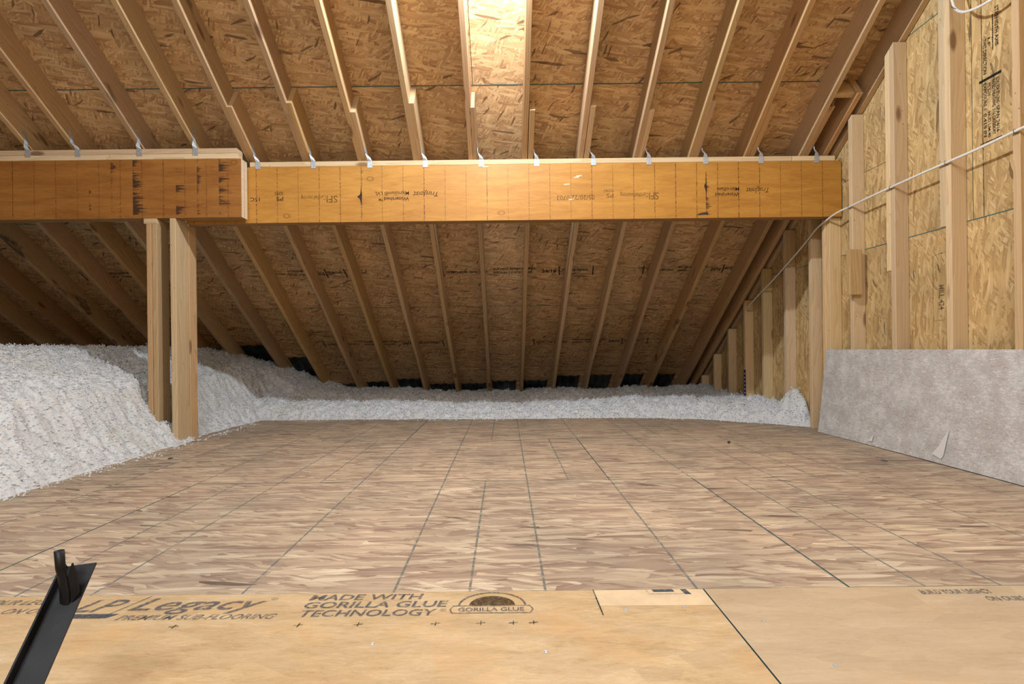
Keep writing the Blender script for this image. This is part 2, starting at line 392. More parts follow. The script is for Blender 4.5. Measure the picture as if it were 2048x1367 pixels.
def stick(name, p0, p1, depth, thick, mat, parent=None, up=(0, 0, 1), side=(1, 0, 0), cut0=0.0, cut1=0.0, wob=0.0015, wane=0.0, segs=None):
    """A sawn board from p0 to p1 (centre line of its LOWER edge), 'depth' measured towards up, 'thick' across.
    cut0, cut1: how far the top edge is drawn back along the board at either end."""
    p0, p1 = Vector(p0), Vector(p1)
    ax = (p1 - p0); L = ax.length; ax.normalize()
    sd = Vector(side); sd = (sd - ax * sd.dot(ax)).normalized()
    u = ax.cross(sd)
    if u.dot(Vector(up)) < 0: u = -u
    n = segs or max(2, int(L / 0.12))
    c = 0.003
    prof = [(-thick / 2 + c, 0), (thick / 2 - c, 0), (thick / 2, c), (thick / 2, depth - c), (thick / 2 - c, depth), (-thick / 2 + c, depth), (-thick / 2, depth - c), (-thick / 2, c)]
    vs, fs = [], []
    ph = [random.uniform(0, 6.28) for _ in range(4)]
    ws = random.choice((0, 1)); w0 = random.uniform(0, L); wr = random.uniform(0.3, 0.8)
    for i in range(n + 1):
        s = L * i / n
        bow = wob * (math.sin(s * 1.3 + ph[0]) + 0.6 * math.sin(s * 3.1 + ph[1]))
        for j, (a, b) in enumerate(prof):
            aa, bb = a, b
            if wane and j in ((0, 7) if ws else (1, 2)):
                k = max(0.0, 1 - abs(s - w0) / wr) + 0.25 * max(0, math.sin(s * 9 + ph[2])) * max(0.0, 1 - abs(s - w0) / (2 * wr))
                if j in (0, 1): aa += (1 if j == 0 else -1) * wane * k
                else: bb += wane * 1.3 * k
            t = s + (b / depth) * (cut0 * (1 - i / n) - cut1 * (i / n))
            vs.append((t - L / 2, aa + bow, bb))
    for i in range(n):
        for j in range(8):
            a = i * 8 + j; b = i * 8 + (j + 1) % 8
            fs.append((a, a + 8, b + 8, b))
    fs.append(tuple(range(7, -1, -1))[::-1]); fs.append(tuple(range(n * 8 + 7, n * 8 - 1, -1)))
    me = bpy.data.meshes.new(name); me.from_pydata(vs, [], fs); me.materials.append(mat); me.update()
    bm = bmesh.new(); bm.from_mesh(me); bmesh.ops.recalc_face_normals(bm, faces=bm.faces); bm.to_mesh(me); bm.free()
    o = link(name, me)
    R = Matrix((ax, sd, u)).transposed()
    if R.determinant() < 0: R = Matrix((ax, -sd, u)).transposed()
    o.matrix_world = Matrix.Translation((p0 + p1) / 2) @ R.to_4x4()
    if parent is not None: keep(o, parent)
    return o

def box(name, x0, x1, y0, y1, z0, z1, mat, parent=None, mats=None, bev=0.0015):
    bm = bmesh.new()
    bmesh.ops.create_cube(bm, size=1)
    cx, cy, cz = (x0 + x1) / 2, (y0 + y1) / 2, (z0 + z1) / 2
    for v in bm.verts: v.co = Vector((v.co.x * (x1 - x0), v.co.y * (y1 - y0), v.co.z * (z1 - z0)))
    if bev: bmesh.ops.bevel(bm, geom=bm.edges[:], offset=bev, segments=1, affect='EDGES')
    me = bpy.data.meshes.new(name); bm.to_mesh(me); bm.free()
    me.materials.append(mat)
    o = link(name, me, None, (cx, cy, cz))
    if parent is not None: keep(o, parent)
    return o

def tube(name, pts, r, mat, parent=None, sides=8, flat=1.0):
    pts = [Vector(p) for p in pts]
    vs, fs = [], []
    for i, p in enumerate(pts):
        d = (pts[min(i + 1, len(pts) - 1)] - pts[max(i - 1, 0)]).normalized()
        a = Vector((1, 0, 0)); a = (a - d * a.dot(d)).normalized(); b = d.cross(a)
        for k in range(sides):
            t = 2 * math.pi * k / sides
            vs.append(p + a * math.cos(t) * r * flat + b * math.sin(t) * r)
    for i in range(len(pts) - 1):
        for k in range(sides):
            a = i * sides + k; b = i * sides + (k + 1) % sides
            fs.append((a, b, b + sides, a + sides))
    fs.append(tuple(range(sides))); fs.append(tuple(range(len(pts) * sides - 1, (len(pts) - 1) * sides - 1, -1)))
    o = mesh_obj(name, vs, fs, mat, None, smooth=True, loc=tuple(pts[0]))
    if parent is not None: keep(o, parent)
    return o

def spline(pts, n=10):
    pts = [Vector(p) for p in pts]; out = []
    for i in range(len(pts) - 1):
        p0, p1, p2, p3 = pts[max(i - 1, 0)], pts[i], pts[i + 1], pts[min(i + 2, len(pts) - 1)]
        for k in range(n):
            t = k / n
            out.append(0.5 * ((2 * p1) + (p2 - p0) * t + (2 * p0 - 5 * p1 + 4 * p2 - p3) * t * t + (3 * p1 - p0 - 3 * p2 + p3) * t ** 3))
    return out + [pts[-1]]

def lettering(text, org, xdir, updir, height, width, mat, parent, shear=0.0, bold=0.0, name='lettering', lift=0.0012):
    """one line of print, lower left corner at org, cap height and total width given"""
    cu = bpy.data.curves.new(name, 'FONT'); cu.body = text; cu.size = 1.0; cu.shear = shear; cu.offset = bold; cu.resolution_u = 3; cu.fill_mode = 'BOTH'
    t = bpy.data.objects.new('tmp', cu); COL.objects.link(t)
    bpy.context.view_layer.update()
    me = bpy.data.meshes.new_from_object(t.evaluated_get(bpy.context.evaluated_depsgraph_get()))
    bpy.data.objects.remove(t); bpy.data.curves.remove(cu)
    co = np.empty(len(me.vertices) * 3); me.vertices.foreach_get('co', co); co = co.reshape(-1, 3)
    x0, x1 = co[:, 0].min(), co[:, 0].max()
    cap = 0.70
    xd, ud = Vector(xdir).normalized(), Vector(updir).normalized(); nd = xd.cross(ud)
    new = np.outer((co[:, 0] - x0) / (x1 - x0) * width, xd) + np.outer(co[:, 1] / cap * height, ud) + np.array(nd * lift)
    me.vertices.foreach_set('co', new.ravel()); me.materials.clear(); me.materials.append(mat)
    for f in me.polygons: f.material_index = 0
    me.update()
    o = link(name, me, None, org)
    if parent is not None: keep(o, parent)
    return o

def strip(name, pts, wd, nrm, mat, parent, lift=0.0012):
    """a printed line of width wd through pts"""
    pts = [Vector(p) for p in pts]; n = Vector(nrm).normalized(); vs, fs = [], []
    for i, p in enumerate(pts):
        d = (pts[min(i + 1, len(pts) - 1)] - pts[max(i - 1, 0)]).normalized(); s = n.cross(d) * wd / 2
        vs += [p - s + n * lift, p + s + n * lift]
    for i in range(len(pts) - 1): fs.append((2 * i, 2 * i + 1, 2 * i + 3, 2 * i + 2))
    o = mesh_obj(name, vs, fs, mat, None, loc=tuple(pts[0]))
    if parent is not None: keep(o, parent)
    return o

# ------------------------------------------------------------------ floor
floor = mesh_obj('floor', [(-7.4, -3.6, -0.28), (2.5, -3.6, -0.28), (2.5, 8.2, -0.28), (-7.4, 8.2, -0.28)], [(0, 1, 2, 3)], M['pit'])
tag(floor, kind='structure')
FLAT = lambda a, b, c: (a, b, c)
Y0 = 1.455; PW = 1.2192; PL = 2.4384; G = 0.0015
def floor_panel(x0, x1, y0, y1, mat, out=None, dz=0.0):
    o = out or [(x0 + G, y0 + G), (x1 - G, y0 + G), (x1 - G, y1 - G), (x0 + G, y1 - G)]
    return prism('subfloor_panel', o, -0.02, dz, FLAT, [mat, M['seam']], floor, 1)
XL, XR = -2.42, 2.468
rows = [(Y0, 'osb_floor_a', 0.915), (Y0 + PW, 'osb_floor_b', 0.504), (Y0 + 2 * PW, 'osb_floor_a', -0.715)]
for y, m, j in rows:
    cuts = sorted({XL, XR} | {j + k * PL for k in range(-3, 4) if XL + 0.2 < j + k * PL < XR - 0.2})
    for a, b in zip(cuts, cuts[1:]): floor_panel(a, b, y, y + PW, M[m], dz=random.uniform(-0.0012, 0.0))
# sealed near row, notched round the ladder hatch
HX0, HX1, HY1 = -1.02, -0.30, 0.93
pn_left = floor_panel(0, 0, 0, 0, M['sanded'], [(-1.918, Y0 - PW), (HX0, Y0 - PW), (HX0, HY1), (HX1, HY1), (HX1, Y0 - PW), (0.5155, Y0 - PW), (0.5205, Y0 - G), (-1.918, Y0 - G)])
pn_right = floor_panel(0, 0, 0, 0, M['sanded_grey'], [(0.5195, Y0 - PW), (XR, Y0 - PW), (XR, Y0 - G), (0.5245, Y0 - G)])
floor_panel(-2.42, -1.921, Y0 - PW, Y0, M['sanded'])
for k in range(1, 4):
    ya = Y0 - PW * (k + 1)
    if k == 1:
        floor_panel(-2.42, HX0, ya, ya + PW, M['sanded']); floor_panel(HX1, XR, ya, ya + PW, M['sanded']); floor_panel(HX0, HX1, ya, -0.45, M['sanded'])
    else: floor_panel(-2.42, 0.3, ya, ya + PW, M['sanded']); floor_panel(0.3, XR, ya, ya + PW, M['sanded'])
# hatch well
for n_, a in (('hatch_board', (HX0 - 0.02, HX0, -0.45, HY1, -0.26, -0.021)), ('hatch_board', (HX1, HX1 + 0.02, -0.45, HY1, -0.26, -0.021)), ('hatch_board', (HX0, HX1, HY1, HY1 + 0.02, -0.26, -0.021))):
    box(n_, *a, M['stud'], floor)
# paler bare strip along the edge with its printed marks
o = prism('bare_strip', [(0.229, 1.365), (0.518, 1.362), (0.5195, 1.4515), (0.226, 1.4515)], 0.0, 0.0008, FLAT, [M['patch']], floor)
strip('saw_kerf', [(0.2275, 1.452, 0.0008), (0.230, 1.316, 0.0008)], 0.0035, (0, 0, 1), M['ink_dark'], floor)
X1, U1 = (1, 0, 0), (0, 1, 0)
def fprint(t, x0, x1, y, h, sh=0.0, b=0.0, mat='ink', par=None): return lettering(t, (x0, y, 0.0), X1, U1, h, x1 - x0, M[mat], par or pn_left, sh, b)
# printed words are sub-parts of the panel they are on
fprint('LP', -1.10, -0.985, 1.362, 0.066, 0.45, 0.012)
fprint('Legacy', -0.958, -0.622, 1.368, 0.066, 0.4, 0.008)
fprint('®', -0.618, -0.600, 1.415, 0.014)
fprint('PREMIUM SUB-FLOORING', -0.955, -0.567, 1.318, 0.024, 0.35, 0.006)
prism('printed_bar', [(-1.10, 1.330), (-0.985, 1.330), (-0.965, 1.350), (-1.10, 1.350)], 0.0006, 0.0014, FLAT, [M['ink']], pn_left)
strip('printed_line', [(-1.0, 1.325, 0), (-0.945, 1.447, 0)], 0.0035, (0, 0, 1), M['ink'], pn_left)
fprint('BUILD YOUR LEGACY', -1.47, -1.13, 1.405, 0.026, 0.35, 0.015)
fprint('ON OURS', -1.27, -1.12, 1.357, 0.026, 0.35, 0.015)
fprint('MADE WITH', -0.517, -0.222, 1.412, 0.030, 0.12, 0.018)
fprint('GORILLA GLUE', -0.517, -0.152, 1.369, 0.032, 0.12, 0.018)
fprint('TECHNOLOGY', -0.512, -0.176, 1.325, 0.032, 0.12, 0.018)
fprint('®', -0.170, -0.152, 1.343, 0.014)
# arch emblem over a lettered banner
arc = [(-0.040 + 0.084 * math.cos(t), 1.372 + 0.072 * math.sin(t), 0) for t in np.linspace(0.02, math.pi - 0.02, 24)]
strip('emblem_arch', arc, 0.0055, (0, 0, 1), M['ink'], pn_left)
hill = [(-0.040 + 0.058 * math.cos(t), 1.374 + 0.050 * math.sin(t)) for t in np.linspace(0, math.pi, 18)]
prism('emblem_mound', hill, 0.0006, 0.0013, FLAT, [M['ink_faint']], pn_left)
for pts in ([(-0.138, 1.334, 0), (0.055, 1.334, 0), (0.062, 1.352, 0), (0.055, 1.371, 0), (-0.138, 1.371, 0), (-0.144, 1.352, 0), (-0.138, 1.334, 0)],):
    strip('emblem_banner', pts, 0.004, (0, 0, 1), M['ink'], pn_left)
fprint('GORILLA GLUE', -0.124, 0.040, 1.343, 0.019, 0.0, 0.02)
for x in (-1.085, -1.05, -0.79, -0.496, -0.355, -0.172, -0.065, 0.012, 0.06):
    strip('nail_mark', [(x - 0.011, 1.283, 0), (x + 0.011, 1.287, 0)], 0.0025, (0, 0, 1), M['ink_dark'], pn_left)
    strip('nail_mark', [(x, 1.276, 0), (x + 0.001, 1.294, 0)], 0.0025, (0, 0, 1), M['ink_dark'], pn_left)
fprint('BUILD YOUR LEGACY', 1.075, 1.262, 1.408, 0.024, 0.2, 0.02, par=pn_right)
fprint('ON OURS', 1.213, 1.31, 1.368, 0.023, 0.2, 0.02, par=pn_right)
prism('printed_bar', [(0.385, 1.437), (0.44, 1.437), (0.438, 1.4505), (0.383, 1.4505)], 0.001, 0.0016, FLAT, [M['ink']], pn_left)
prism('printed_bar', [(0.464, 1.422), (0.480, 1.422), (0.474, 1.4505), (0.459, 1.4505)], 0.001, 0.0016, FLAT, [M['ink']], pn_left)
strip('printed_line', [(0.367, 1.4505, 0.0008), (0.371, 1.424, 0.0008), (0.462, 1.424, 0.0008)], 0.0018, (0, 0, 1), M['ink'], pn_left)
for x, y in ((0.29, 1.345), (0.438, 1.352), (0.60, 1.28), (0.66, 1.10), (-0.30, 1.2), (0.08, 1.16)):
    bmn = box('screw_head', x - 0.004, x + 0.004, y - 0.004, y + 0.004, 0.0, 0.0015, M['zinc'], floor)

# ------------------------------------------------------------------ ceiling (roof)
ROOF = lambda a, b, c: (a, b * math.cos(TH) + c * math.sin(TH), CS - T * 0 - b * math.sin(TH) + c * math.cos(TH))
sy = lambda y: y / math.cos(TH)            # slope coordinate of a plan distance
ceiling = prism('ceiling', [(-7.4, sy(RIDGE)), (2.6, sy(RIDGE)), (2.6, sy(8.0)), (-7.4, sy(8.0))], 0.014, 0.05, ROOF, [M['felt']])
tag(ceiling, kind='structure')
SEAM0 = 3.72; DY = PW * math.cos(TH)
for r in range(-4, 5):
    ya, yb = SEAM0 + r * DY, SEAM0 + (r + 1) * DY
    if yb < RIDGE: continue
    ya = max(ya, RIDGE)
    j = -1.42 if r % 2 == 0 else -0.201
    cuts = sorted({-7.3, 2.5} | {j + k * PL for k in range(-4, 4) if -7.1 < j + k * PL < 2.4})
    for a, b in zip(cuts, cuts[1:]):
        g = 0.0018
        out = [(a + g, sy(ya) + g), (b - g, sy(ya) + g), (b - g, sy(yb) - g), (a + g, sy(yb) - g)]
        o = prism('sheathing_panel', out, 0.0, 0.011, ROOF, [M['osb_roof'], M['seam']], ceiling, 1)
for r, wd_ in ((0, 0.007), (2, 0.004), (3, 0.004), (1, 0.004)):
    ys = SEAM0 + r * DY
    for xa in np.arange(-7.2, 2.4, 0.8128): strip('painted_edge', [ROOF(xa, sy(ys), 0.0), ROOF(min(xa + 0.8128 * (0.96 if r else 0.995), 2.44), sy(ys), 0.0)], wd_, (0, -math.sin(TH), -math.cos(TH)), M['seam'], ceiling)
strip('painted_edge', [ROOF(-1.42, sy(SEAM0), 0.0), ROOF(-1.42, sy(SEAM0 + 0.3), 0.0)], 0.005, (0, -math.sin(TH), -math.cos(TH)), M['seam'], ceiling)
# printing along the mid lines of the panels (faces down and towards the camera)
def rp(x, y): return ROOF(x, sy(y), 0.0)
RD, RU = (1, 0, 0), (0, -math.cos(TH), math.sin(TH))
def rprint(t, x0, x1, y, h, mat='ink_dark'): return lettering(t, rp(x0, y), RD, RU, h, x1 - x0, M[mat], ceiling, 0.0, 0.045)
rn = (0, -math.sin(TH), -math.cos(TH))
for ym, segs in ((5.265, [(-2.38, -1.55), (-0.60, 0.86), (1.35, 2.35), (-4.1, -3.3)]), (6.28, [(-2.1, -0.72), (0.33, 1.65)])):
    strip('printed_line', [rp(-7.0, ym), rp(2.4, ym)], 0.0035, rn, M['ink_faint'], ceiling)
    for a, b in segs:
        wd_ = b - a
        rprint('SIZED FOR SPACING', a + 0.04, a + wd_ * 0.30, ym + 0.045, 0.026)
        rprint('RATED SHEATHING', a + wd_ * 0.34, a + wd_ * 0.62, ym + 0.012, 0.026)
        rprint('EXPOSURE 1  7/16 CATEGORY', a + wd_ * 0.34, a + wd_ * 0.60, ym + 0.055, 0.026)
        rprint('24/16', a + wd_ * 0.66, a + wd_ * 0.76, ym + 0.05, 0.045)
        rprint('THIS SIDE DOWN', a + wd_ * 0.79, a + wd_ * 0.97, ym + 0.035, 0.030)
        for x in (a, b, a + wd_ * 0.775):
            strip('printed_line', [rp(x, ym - 0.02), rp(x + 0.01, ym + 0.085)], 0.014, rn, M['ink_dark'], ceiling)

# other slope behind the camera, side and end walls close the attic
BR = 2 * RIDGE
ceiling_back = prism('ceiling_back', [(-7.4, sy(RIDGE)), (2.6, sy(RIDGE)), (2.6, sy(5.0)), (-7.4, sy(5.0))], 0.0, 0.05,
                     lambda a, b, c: (a, BR - (b * math.cos(TH) + c * math.sin(TH)), CS - b * math.sin(TH) + c * math.cos(TH)), [M['osb_roof']])
tag(ceiling_back, kind='structure')
shaft = mesh_obj('fill_shaft', [], [], M['white']); tag(shaft, kind='structure')  # unseen boards added round the fill lamp; the slope has no opening
for a in ((-1.66, -1.62, -2.34, -1.06, 3.75, 4.20), (0.42, 0.46, -2.34, -1.06, 3.75, 4.20), (-1.62, 0.42, -1.10, -1.06, 3.75, 4.5), (-1.62, 0.42, -2.34, -2.30, 3.75, 4.0)):
    box('fill_shaft_board', *a, M['white'], shaft)
wall_left = mesh_obj('wall_left', [(-7.3, -3.6, -0.3), (-7.3, 8.2, -0.3), (-7.3, 8.2, 6.0), (-7.3, -3.6, 6.0)], [(0, 1, 2, 3)], M['osb_wall'])
tag(wall_left, kind='structure')
wb = []
for a in ((-7.4, 2.6, -0.3, 3.4),):
    k = len(wb); wb += [(a[0], -3.4, a[2]), (a[1], -3.4, a[2]), (a[1], -3.4, a[3]), (a[0], -3.4, a[3])]
tag(mesh_obj('wall_back', wb, [(4 * i, 4 * i + 1, 4 * i + 2, 4 * i + 3) for i in range(1)], M['osb_wall']), kind='structure')

# ------------------------------------------------------------------ right wall
WALL = lambda a, b, c: (W + c, a, b)
wall_right = prism('wall_right', [(-3.6, -0.28), (8.0, -0.28), (8.0, 6.2), (-3.6, 6.2)], 0.014, 0.05, WALL, [M['felt']])
tag(wall_right, kind='structure')
vj = 2.86
for r, (za, zb) in enumerate([(0.078, 1.296), (1.296, 2.514), (2.514, 3.732), (3.732, 4.95)]):
    off = vj if r % 2 == 1 else vj - 1.219
    cuts = sorted({-3.5, 7.7} | {off + k * PL for k in range(-3, 4) if -3.3 < off + k * PL < 7.5})
    for a, b in zip(cuts, cuts[1:]):
        g = 0.0018
        # stay under the roof
        pts = [(a + g, za + g), (b - g, za + g)]
        lim = lambda y: CS - T * y - 0.005
        if lim(a) <= za: continue
        zr, zl = min(zb - g, lim(b)), min(zb - g, lim(a))
        if lim(b) < za: pts = [(a + g, za + g), ((CS - za) / T - 0.02, za + g)]
        elif zr < zl and lim(a) > zb: pts += [(b - g, zr), ((CS - zb) / T, zb - g)]
        else: pts += [(b - g, zr)]
        pts += [(a + g, zl)]
        prism('sheathing_panel', pts, 0.0, 0.011, WALL, [M['osb_wall'], M['seam']], wall_right, 1)
for zz in (1.296, 2.514): strip('painted_edge', [(W, 6.5 if zz < 2 else 3.4, zz), (W, 0.5, zz)], 0.005, (-1, 0, 0), M['seam'], wall_right)
# print on the tall panel between the studs: letters run down the wall
WX, WU = (0, 0, -1), (0, -1, 0)
def wprint(t, y, z0, z1, h, mat='ink_dark', b=0.03): return lettering(t, (W, y, z0), WX, (0, -1, 0), h, z0 - z1, M[mat], wall_right, 0, b)
# text plane normal must face -x: xdir (down) x up(-y) = -x
strip('printed_line', [(W, 2.80, 2.6), (W, 2.795, 1.30)], 0.004, (-1, 0, 0), M['ink_dark'], wall_right)
wprint('STRENGTH AXIS', 2.722, 2.33, 2.13, 0.019)
strip('printed_arrow', [(W, 2.735, 2.30), (W, 2.735, 2.12)], 0.006, (-1, 0, 0), M['ink_dark'], wall_right)
wprint('THIS DIRECTION', 2.790, 2.20, 2.02, 0.019)
wprint('LF', 2.763, 2.195, 2.15, 0.014)
prism('printed_bar', [(2.815, 1.985), (2.69, 1.985), (2.69, 1.998), (2.815, 1.998)], -0.0014, -0.0006, WALL, [M['ink_dark']], wall_right)
for t, y, a, b, h in (('SIZED FOR SPACING', 2.718, 1.975, 1.845, 0.017), ('RATED SHEATHING', 2.74, 1.972, 1.835, 0.017), ('PS 2-10', 2.766, 1.965, 1.90, 0.015), ('EXPOSURE 1', 2.79, 1.975, 1.84, 0.017),
                      ('SPAN 24/16', 2.718, 1.83, 1.70, 0.017), ('7/16 CATEGORY', 2.74, 1.825, 1.695, 0.017), ('HUD UM-40', 2.766, 1.82, 1.69, 0.015), ('0.418 IN', 2.79, 1.82, 1.70, 0.017)):
    wprint(t, y, a, b, h)
strip('printed_line', [(W, 2.81, 1.672), (W, 2.69, 1.672)], 0.005, (-1, 0, 0), M['ink_dark'], wall_right)
strip('printed_line', [(W, 3.95, 1.822), (W, 3.33, 1.822)], 0.003, (-1, 0, 0), M['ink_dark'], wall_right)
for z in (1.90, 1.93, 1.96): wprint('RATED SHEATHING', 3.80 + (1.96 - z), z + 0.04, z - 0.07, 0.02)
# lower panel print frame
fr = [(W, 3.06, 1.16), (W, 3.13, 1.15), (W, 3.135, 0.78), (W, 3.06, 0.78)]
strip('printed_line', fr, 0.004, (-1, 0, 0), M['ink_faint'], wall_right)
wprint('MILL 424', 3.09, 0.98, 0.84, 0.035, 'ink_faint')

ORD = ['first', 'second', 'third', 'fourth', 'fifth', 'sixth', 'seventh', 'eighth', 'ninth', 'tenth', 'eleventh', 'twelfth', 'thirteenth', 'fourteenth', 'fifteenth', 'sixteenth', 'seventeenth', 'eighteenth']
# studs: (front y, base z, top or None for the roof slope, inner x, extra thickness, label)
def stud(y, label, z0=0.0, z1=None, xi=WI, th=0.038, name='wall_stud'):
    topf = (CU - T * y) - 0.012 if z1 is None else z1
    cut = 0.0 if z1 is not None else T * th
    # front face at y, back at y+th; the top follows the roof
    vs = [(xi, y, z0), (W - 0.001, y, z0), (W - 0.001, y + th, z0), (xi, y + th, z0),
          (xi, y, topf), (W - 0.001, y, topf), (W - 0.001, y + th, topf - cut), (xi, y + th, topf - cut)]
    L = topf - z0
    me = bpy.data.meshes.new(name)
    c = Vector(((xi + W) / 2, y + th / 2, z0 + L / 2))
    # local x runs up the stud so that the grain does too
    loc = [((v[2] - c.z), -(v[1] - c.y), (v[0] - c.x)) for v in vs]
    me.from_pydata(loc, [], [(0, 3, 2, 1), (4, 5, 6, 7), (0, 1, 5, 4), (1, 2, 6, 5), (2, 3, 7, 6), (3, 0, 4, 7)])
    me.materials.append(M['stud'])
    bm = bmesh.new(); bm.from_mesh(me); bmesh.ops.recalc_face_normals(bm, faces=bm.faces)
    bmesh.ops.bevel(bm, geom=bm.edges[:], offset=0.002, segments=1, affect='EDGES')
    bm.to_mesh(me); bm.free()
    o = link(name, me)
    o.matrix_world = Matrix(((0, 0, 1, c.x), (0, -1, 0, c.y), (1, 0, 0, c.z), (0, 0, 0, 1)))
    return o if label is None else tag(o, label, 'stud', 'upright studs of the right wall')
s_ = []
front = [(1.69, 'spruce wall stud nearest the camera side, behind the near end of the leaning board'), (2.10, 'pale spruce wall stud out of frame beside the printed panel'),
         (2.507, 'tall wall stud right of the black lettering, its edge crossed by the white cable'),
         (2.897, 'tall doubled wall stud just left of the black lettering on the wall'),
         (3.315, 'doubled wall stud with knots whose slanted top meets the sloping end rafter'),
         (3.718, 'wall stud carrying the short nailed block, right beside the end of the long beam')]
for y, l in front: stud(y, l)
stud(2.935, 'half-height ply behind the tall stud left of the lettering', 1.28)
stud(3.353, 'second ply behind the knotty doubled stud, ending above the leaning board', 1.10)
stud(3.982, 'pale post stud under the right end of the long beam', 0.0, 1.580)
stud(4.022, 'second ply of the post stud under the long beam end', 0.0, 1.575, WI - 0.012)
names = ['first wall stud beyond the long beam, lit to chest height and reaching the floor', 'second wall stud beyond the long beam, cable passing near its top', 'third wall stud beyond the long beam, rising from the white insulation heap',
         'fourth wall stud beyond the long beam, beside the dark blue depth ruler', 'fifth wall stud beyond the long beam, wholly in shade', 'sixth short wall stud beyond the long beam, near the eave', 'seventh and shortest wall stud beyond the long beam, stump at the eave']
for y, l in zip((4.226, 4.61, 5.014, 5.397, 5.80, 6.21, 6.60), names): stud(y, l)
b = stick('nailed_block', (2.379, 3.677, 0.985), (2.379, 3.677, 1.29), 0.038, 0.085, M['rafter'], up=(0, 1, 0), side=(1, 0, 0), wob=0)
tag(b, 'short pinkish wood block nailed to the front of a wall stud, above the leaning board', 'wood block')

# ------------------------------------------------------------------ rafters
AX = Vector((0, math.cos(TH), -math.sin(TH)))
def rafter(xl, ya, yb, label, mat='rafter', plumb1=False, wane=0.0, group='upper', name='rafter', drop=0.0, depth=0.184, wob=0.0015):
    x = xl + 0.019
    d = 0.184 if depth is None else depth
    # lower edge centre line runs from ya (uphill) to yb (downhill)
    p0 = (x, ya, CU - T * ya - drop); p1 = (x, yb, CU - T * yb - drop)
    o = stick(name, p0, p1, d, 0.038, M[mat], None, up=(0, 0, 1), side=(1, 0, 0), cut1=(-d * T if plumb1 else 0.0), wane=wane, wob=wob)
    return tag(o, label, 'rafter', group)
upper = [(-0.263 + OC * k) for k in range(-4, 7)]
upper[1:6] = [-1.480, -1.070, -0.662, -0.250, 0.143]
UP = [(2.178, 'rafter above the long beam closest to the lettered right wall, beside the small blocking'), (1.776, 'second upper rafter from the right wall, above the long beam'), (1.367, 'third upper rafter from the right wall, above the long beam'),
      (0.962, 'fourth upper rafter from the right wall, above the long beam'), (0.556, 'fifth upper rafter from the right wall, above the long beam'), (0.143, 'upper rafter bounding the brightest roof bay on its right side'),
      (-0.250, 'upper rafter bounding the brightest roof bay on its left side'), (-0.662, 'eighth upper rafter from the right wall, above the long beam'), (-1.070, 'ninth upper rafter from the right wall, with a dark shadow line along it'),
      (-1.475, 'tenth upper rafter from the right wall, third tie from the short beam at its foot'), (-1.878, 'upper rafter landing just right of the step between the two beams'),
      (-2.222, 'upper rafter with two knots landing on the right end of the short beam'), (-2.614, 'grey bark-stained upper rafter landing on the short beam'), (-3.088, 'upper rafter landing on the short beam left of the bark-stained one'),
      (-3.411, 'second upper rafter left of the bark-stained one, above the short beam'), (-3.82, 'upper rafter with wavy grain cut off by the left picture edge'), (-4.23, 'upper rafter beyond the left picture edge')]
for i, (x, l) in enumerate(UP[:-1]):
    st = x in (-2.614, -1.878)
    on_left = x < -2.0
    rafter(x, RIDGE + 0.02, 4.02 if on_left else 4.10, l, 'rafter_stained' if st else 'rafter', plumb1=True, wane=0.014 if st else (0.006 if i % 4 == 1 else 0), group='upper rafters above the beams')
LO = [0.185 + OC * k for k in range(5, -7, -1)]
for i, x in enumerate(LO):
    if i == 11: x = -2.262
    dk = i in (1,)
    rafter(x, 3.66 + [0.02, 0.0, -0.02, 0.03, 0.0, 0.02, 0.0, -0.03, 0.02, -0.04, -0.02, 0.45][i], 7.35,
           f'{ORD[i]} lapped lower rafter from the right wall, running under the long beam to the eave' if i < 11 else 'lower rafter passing just right of the double post down to the eave',
           'rafter_stained' if dk else 'rafter', wane=0.016 if i in (3, 8, 10) else (0.005 if i % 2 else 0), group='lower rafters behind the long beam', wob=0.003)
LL = [-2.262 - 0.40, -3.13, -3.45, -3.86, -4.27, -4.68, -5.09, -5.5, -5.9]
for i, x in enumerate(LL):
    rafter(x, 4.02, 7.35, f'{ORD[i]} dim lower rafter counted leftwards from the posts, behind the short beam', 'rafter_stained' if i in (4,) else 'rafter', group='lower rafters behind the short beam', wane=0.005, wob=0.003)
# end rafters at the right wall
rafter(W - 0.041, RIDGE + 0.02, 7.3, 'long end rafter lying on the slanted stud tops along the right wall', group='end rafters', wob=0.0)
rafter(W - 0.118, 3.60, 7.3, 'lapped end rafter just inside the right wall, starting above the long beam', group='end rafters')
bl = stick('blocking', (2.222, 3.64, CU - T * 3.64 + 0.03), (W - 0.12, 3.64, CU - T * 3.64 + 0.03), 0.14, 0.038, M['rafter'], up=(0, math.sin(TH), math.cos(TH)), side=(0, math.cos(TH), -math.sin(TH)))
tag(bl, 'short blocking nailed between the last two rafters near the right wall', 'blocking')

# ------------------------------------------------------------------ beams
def beam(name, x0, x1, y0, z0, z1, mat, label, plates, plies=2):
    e = empty(name, ((x0 + x1) / 2, y0 + 0.045, z0), label, 'beam', kind='thing')
    for k in range(plies):
        ya = y0 + k * 0.0455
        o = box('beam_ply', x0, x1, ya, ya + 0.044, z0, z1, M[mat], e)
        o.data.materials.append(M['lvl_edge']); o.data.materials.append(M['lvl_under'])
        for f in o.data.polygons:
            if abs(f.normal.x) > 0.9: f.material_index = 1
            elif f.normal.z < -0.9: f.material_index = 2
    for (a, b_, za) in plates:
        p = stick('top_plate', (a, y0 + 0.0445, za), (b_, y0 + 0.0445, za), 0.0375, 0.089, M['plate'], None, up=(0, 0, 1), side=(0, 1, 0), wob=0.0008)
        keep(p, e)
    return e
long_beam = beam('laminated_beam', -2.30, 2.461, YB, 1.579, 1.986, 'lvl', 'long orange laminated beam across the attic with upside-down printing and a pale plate on top', [(-1.84, 2.10, 1.986), (2.104, 2.415, 1.986)])
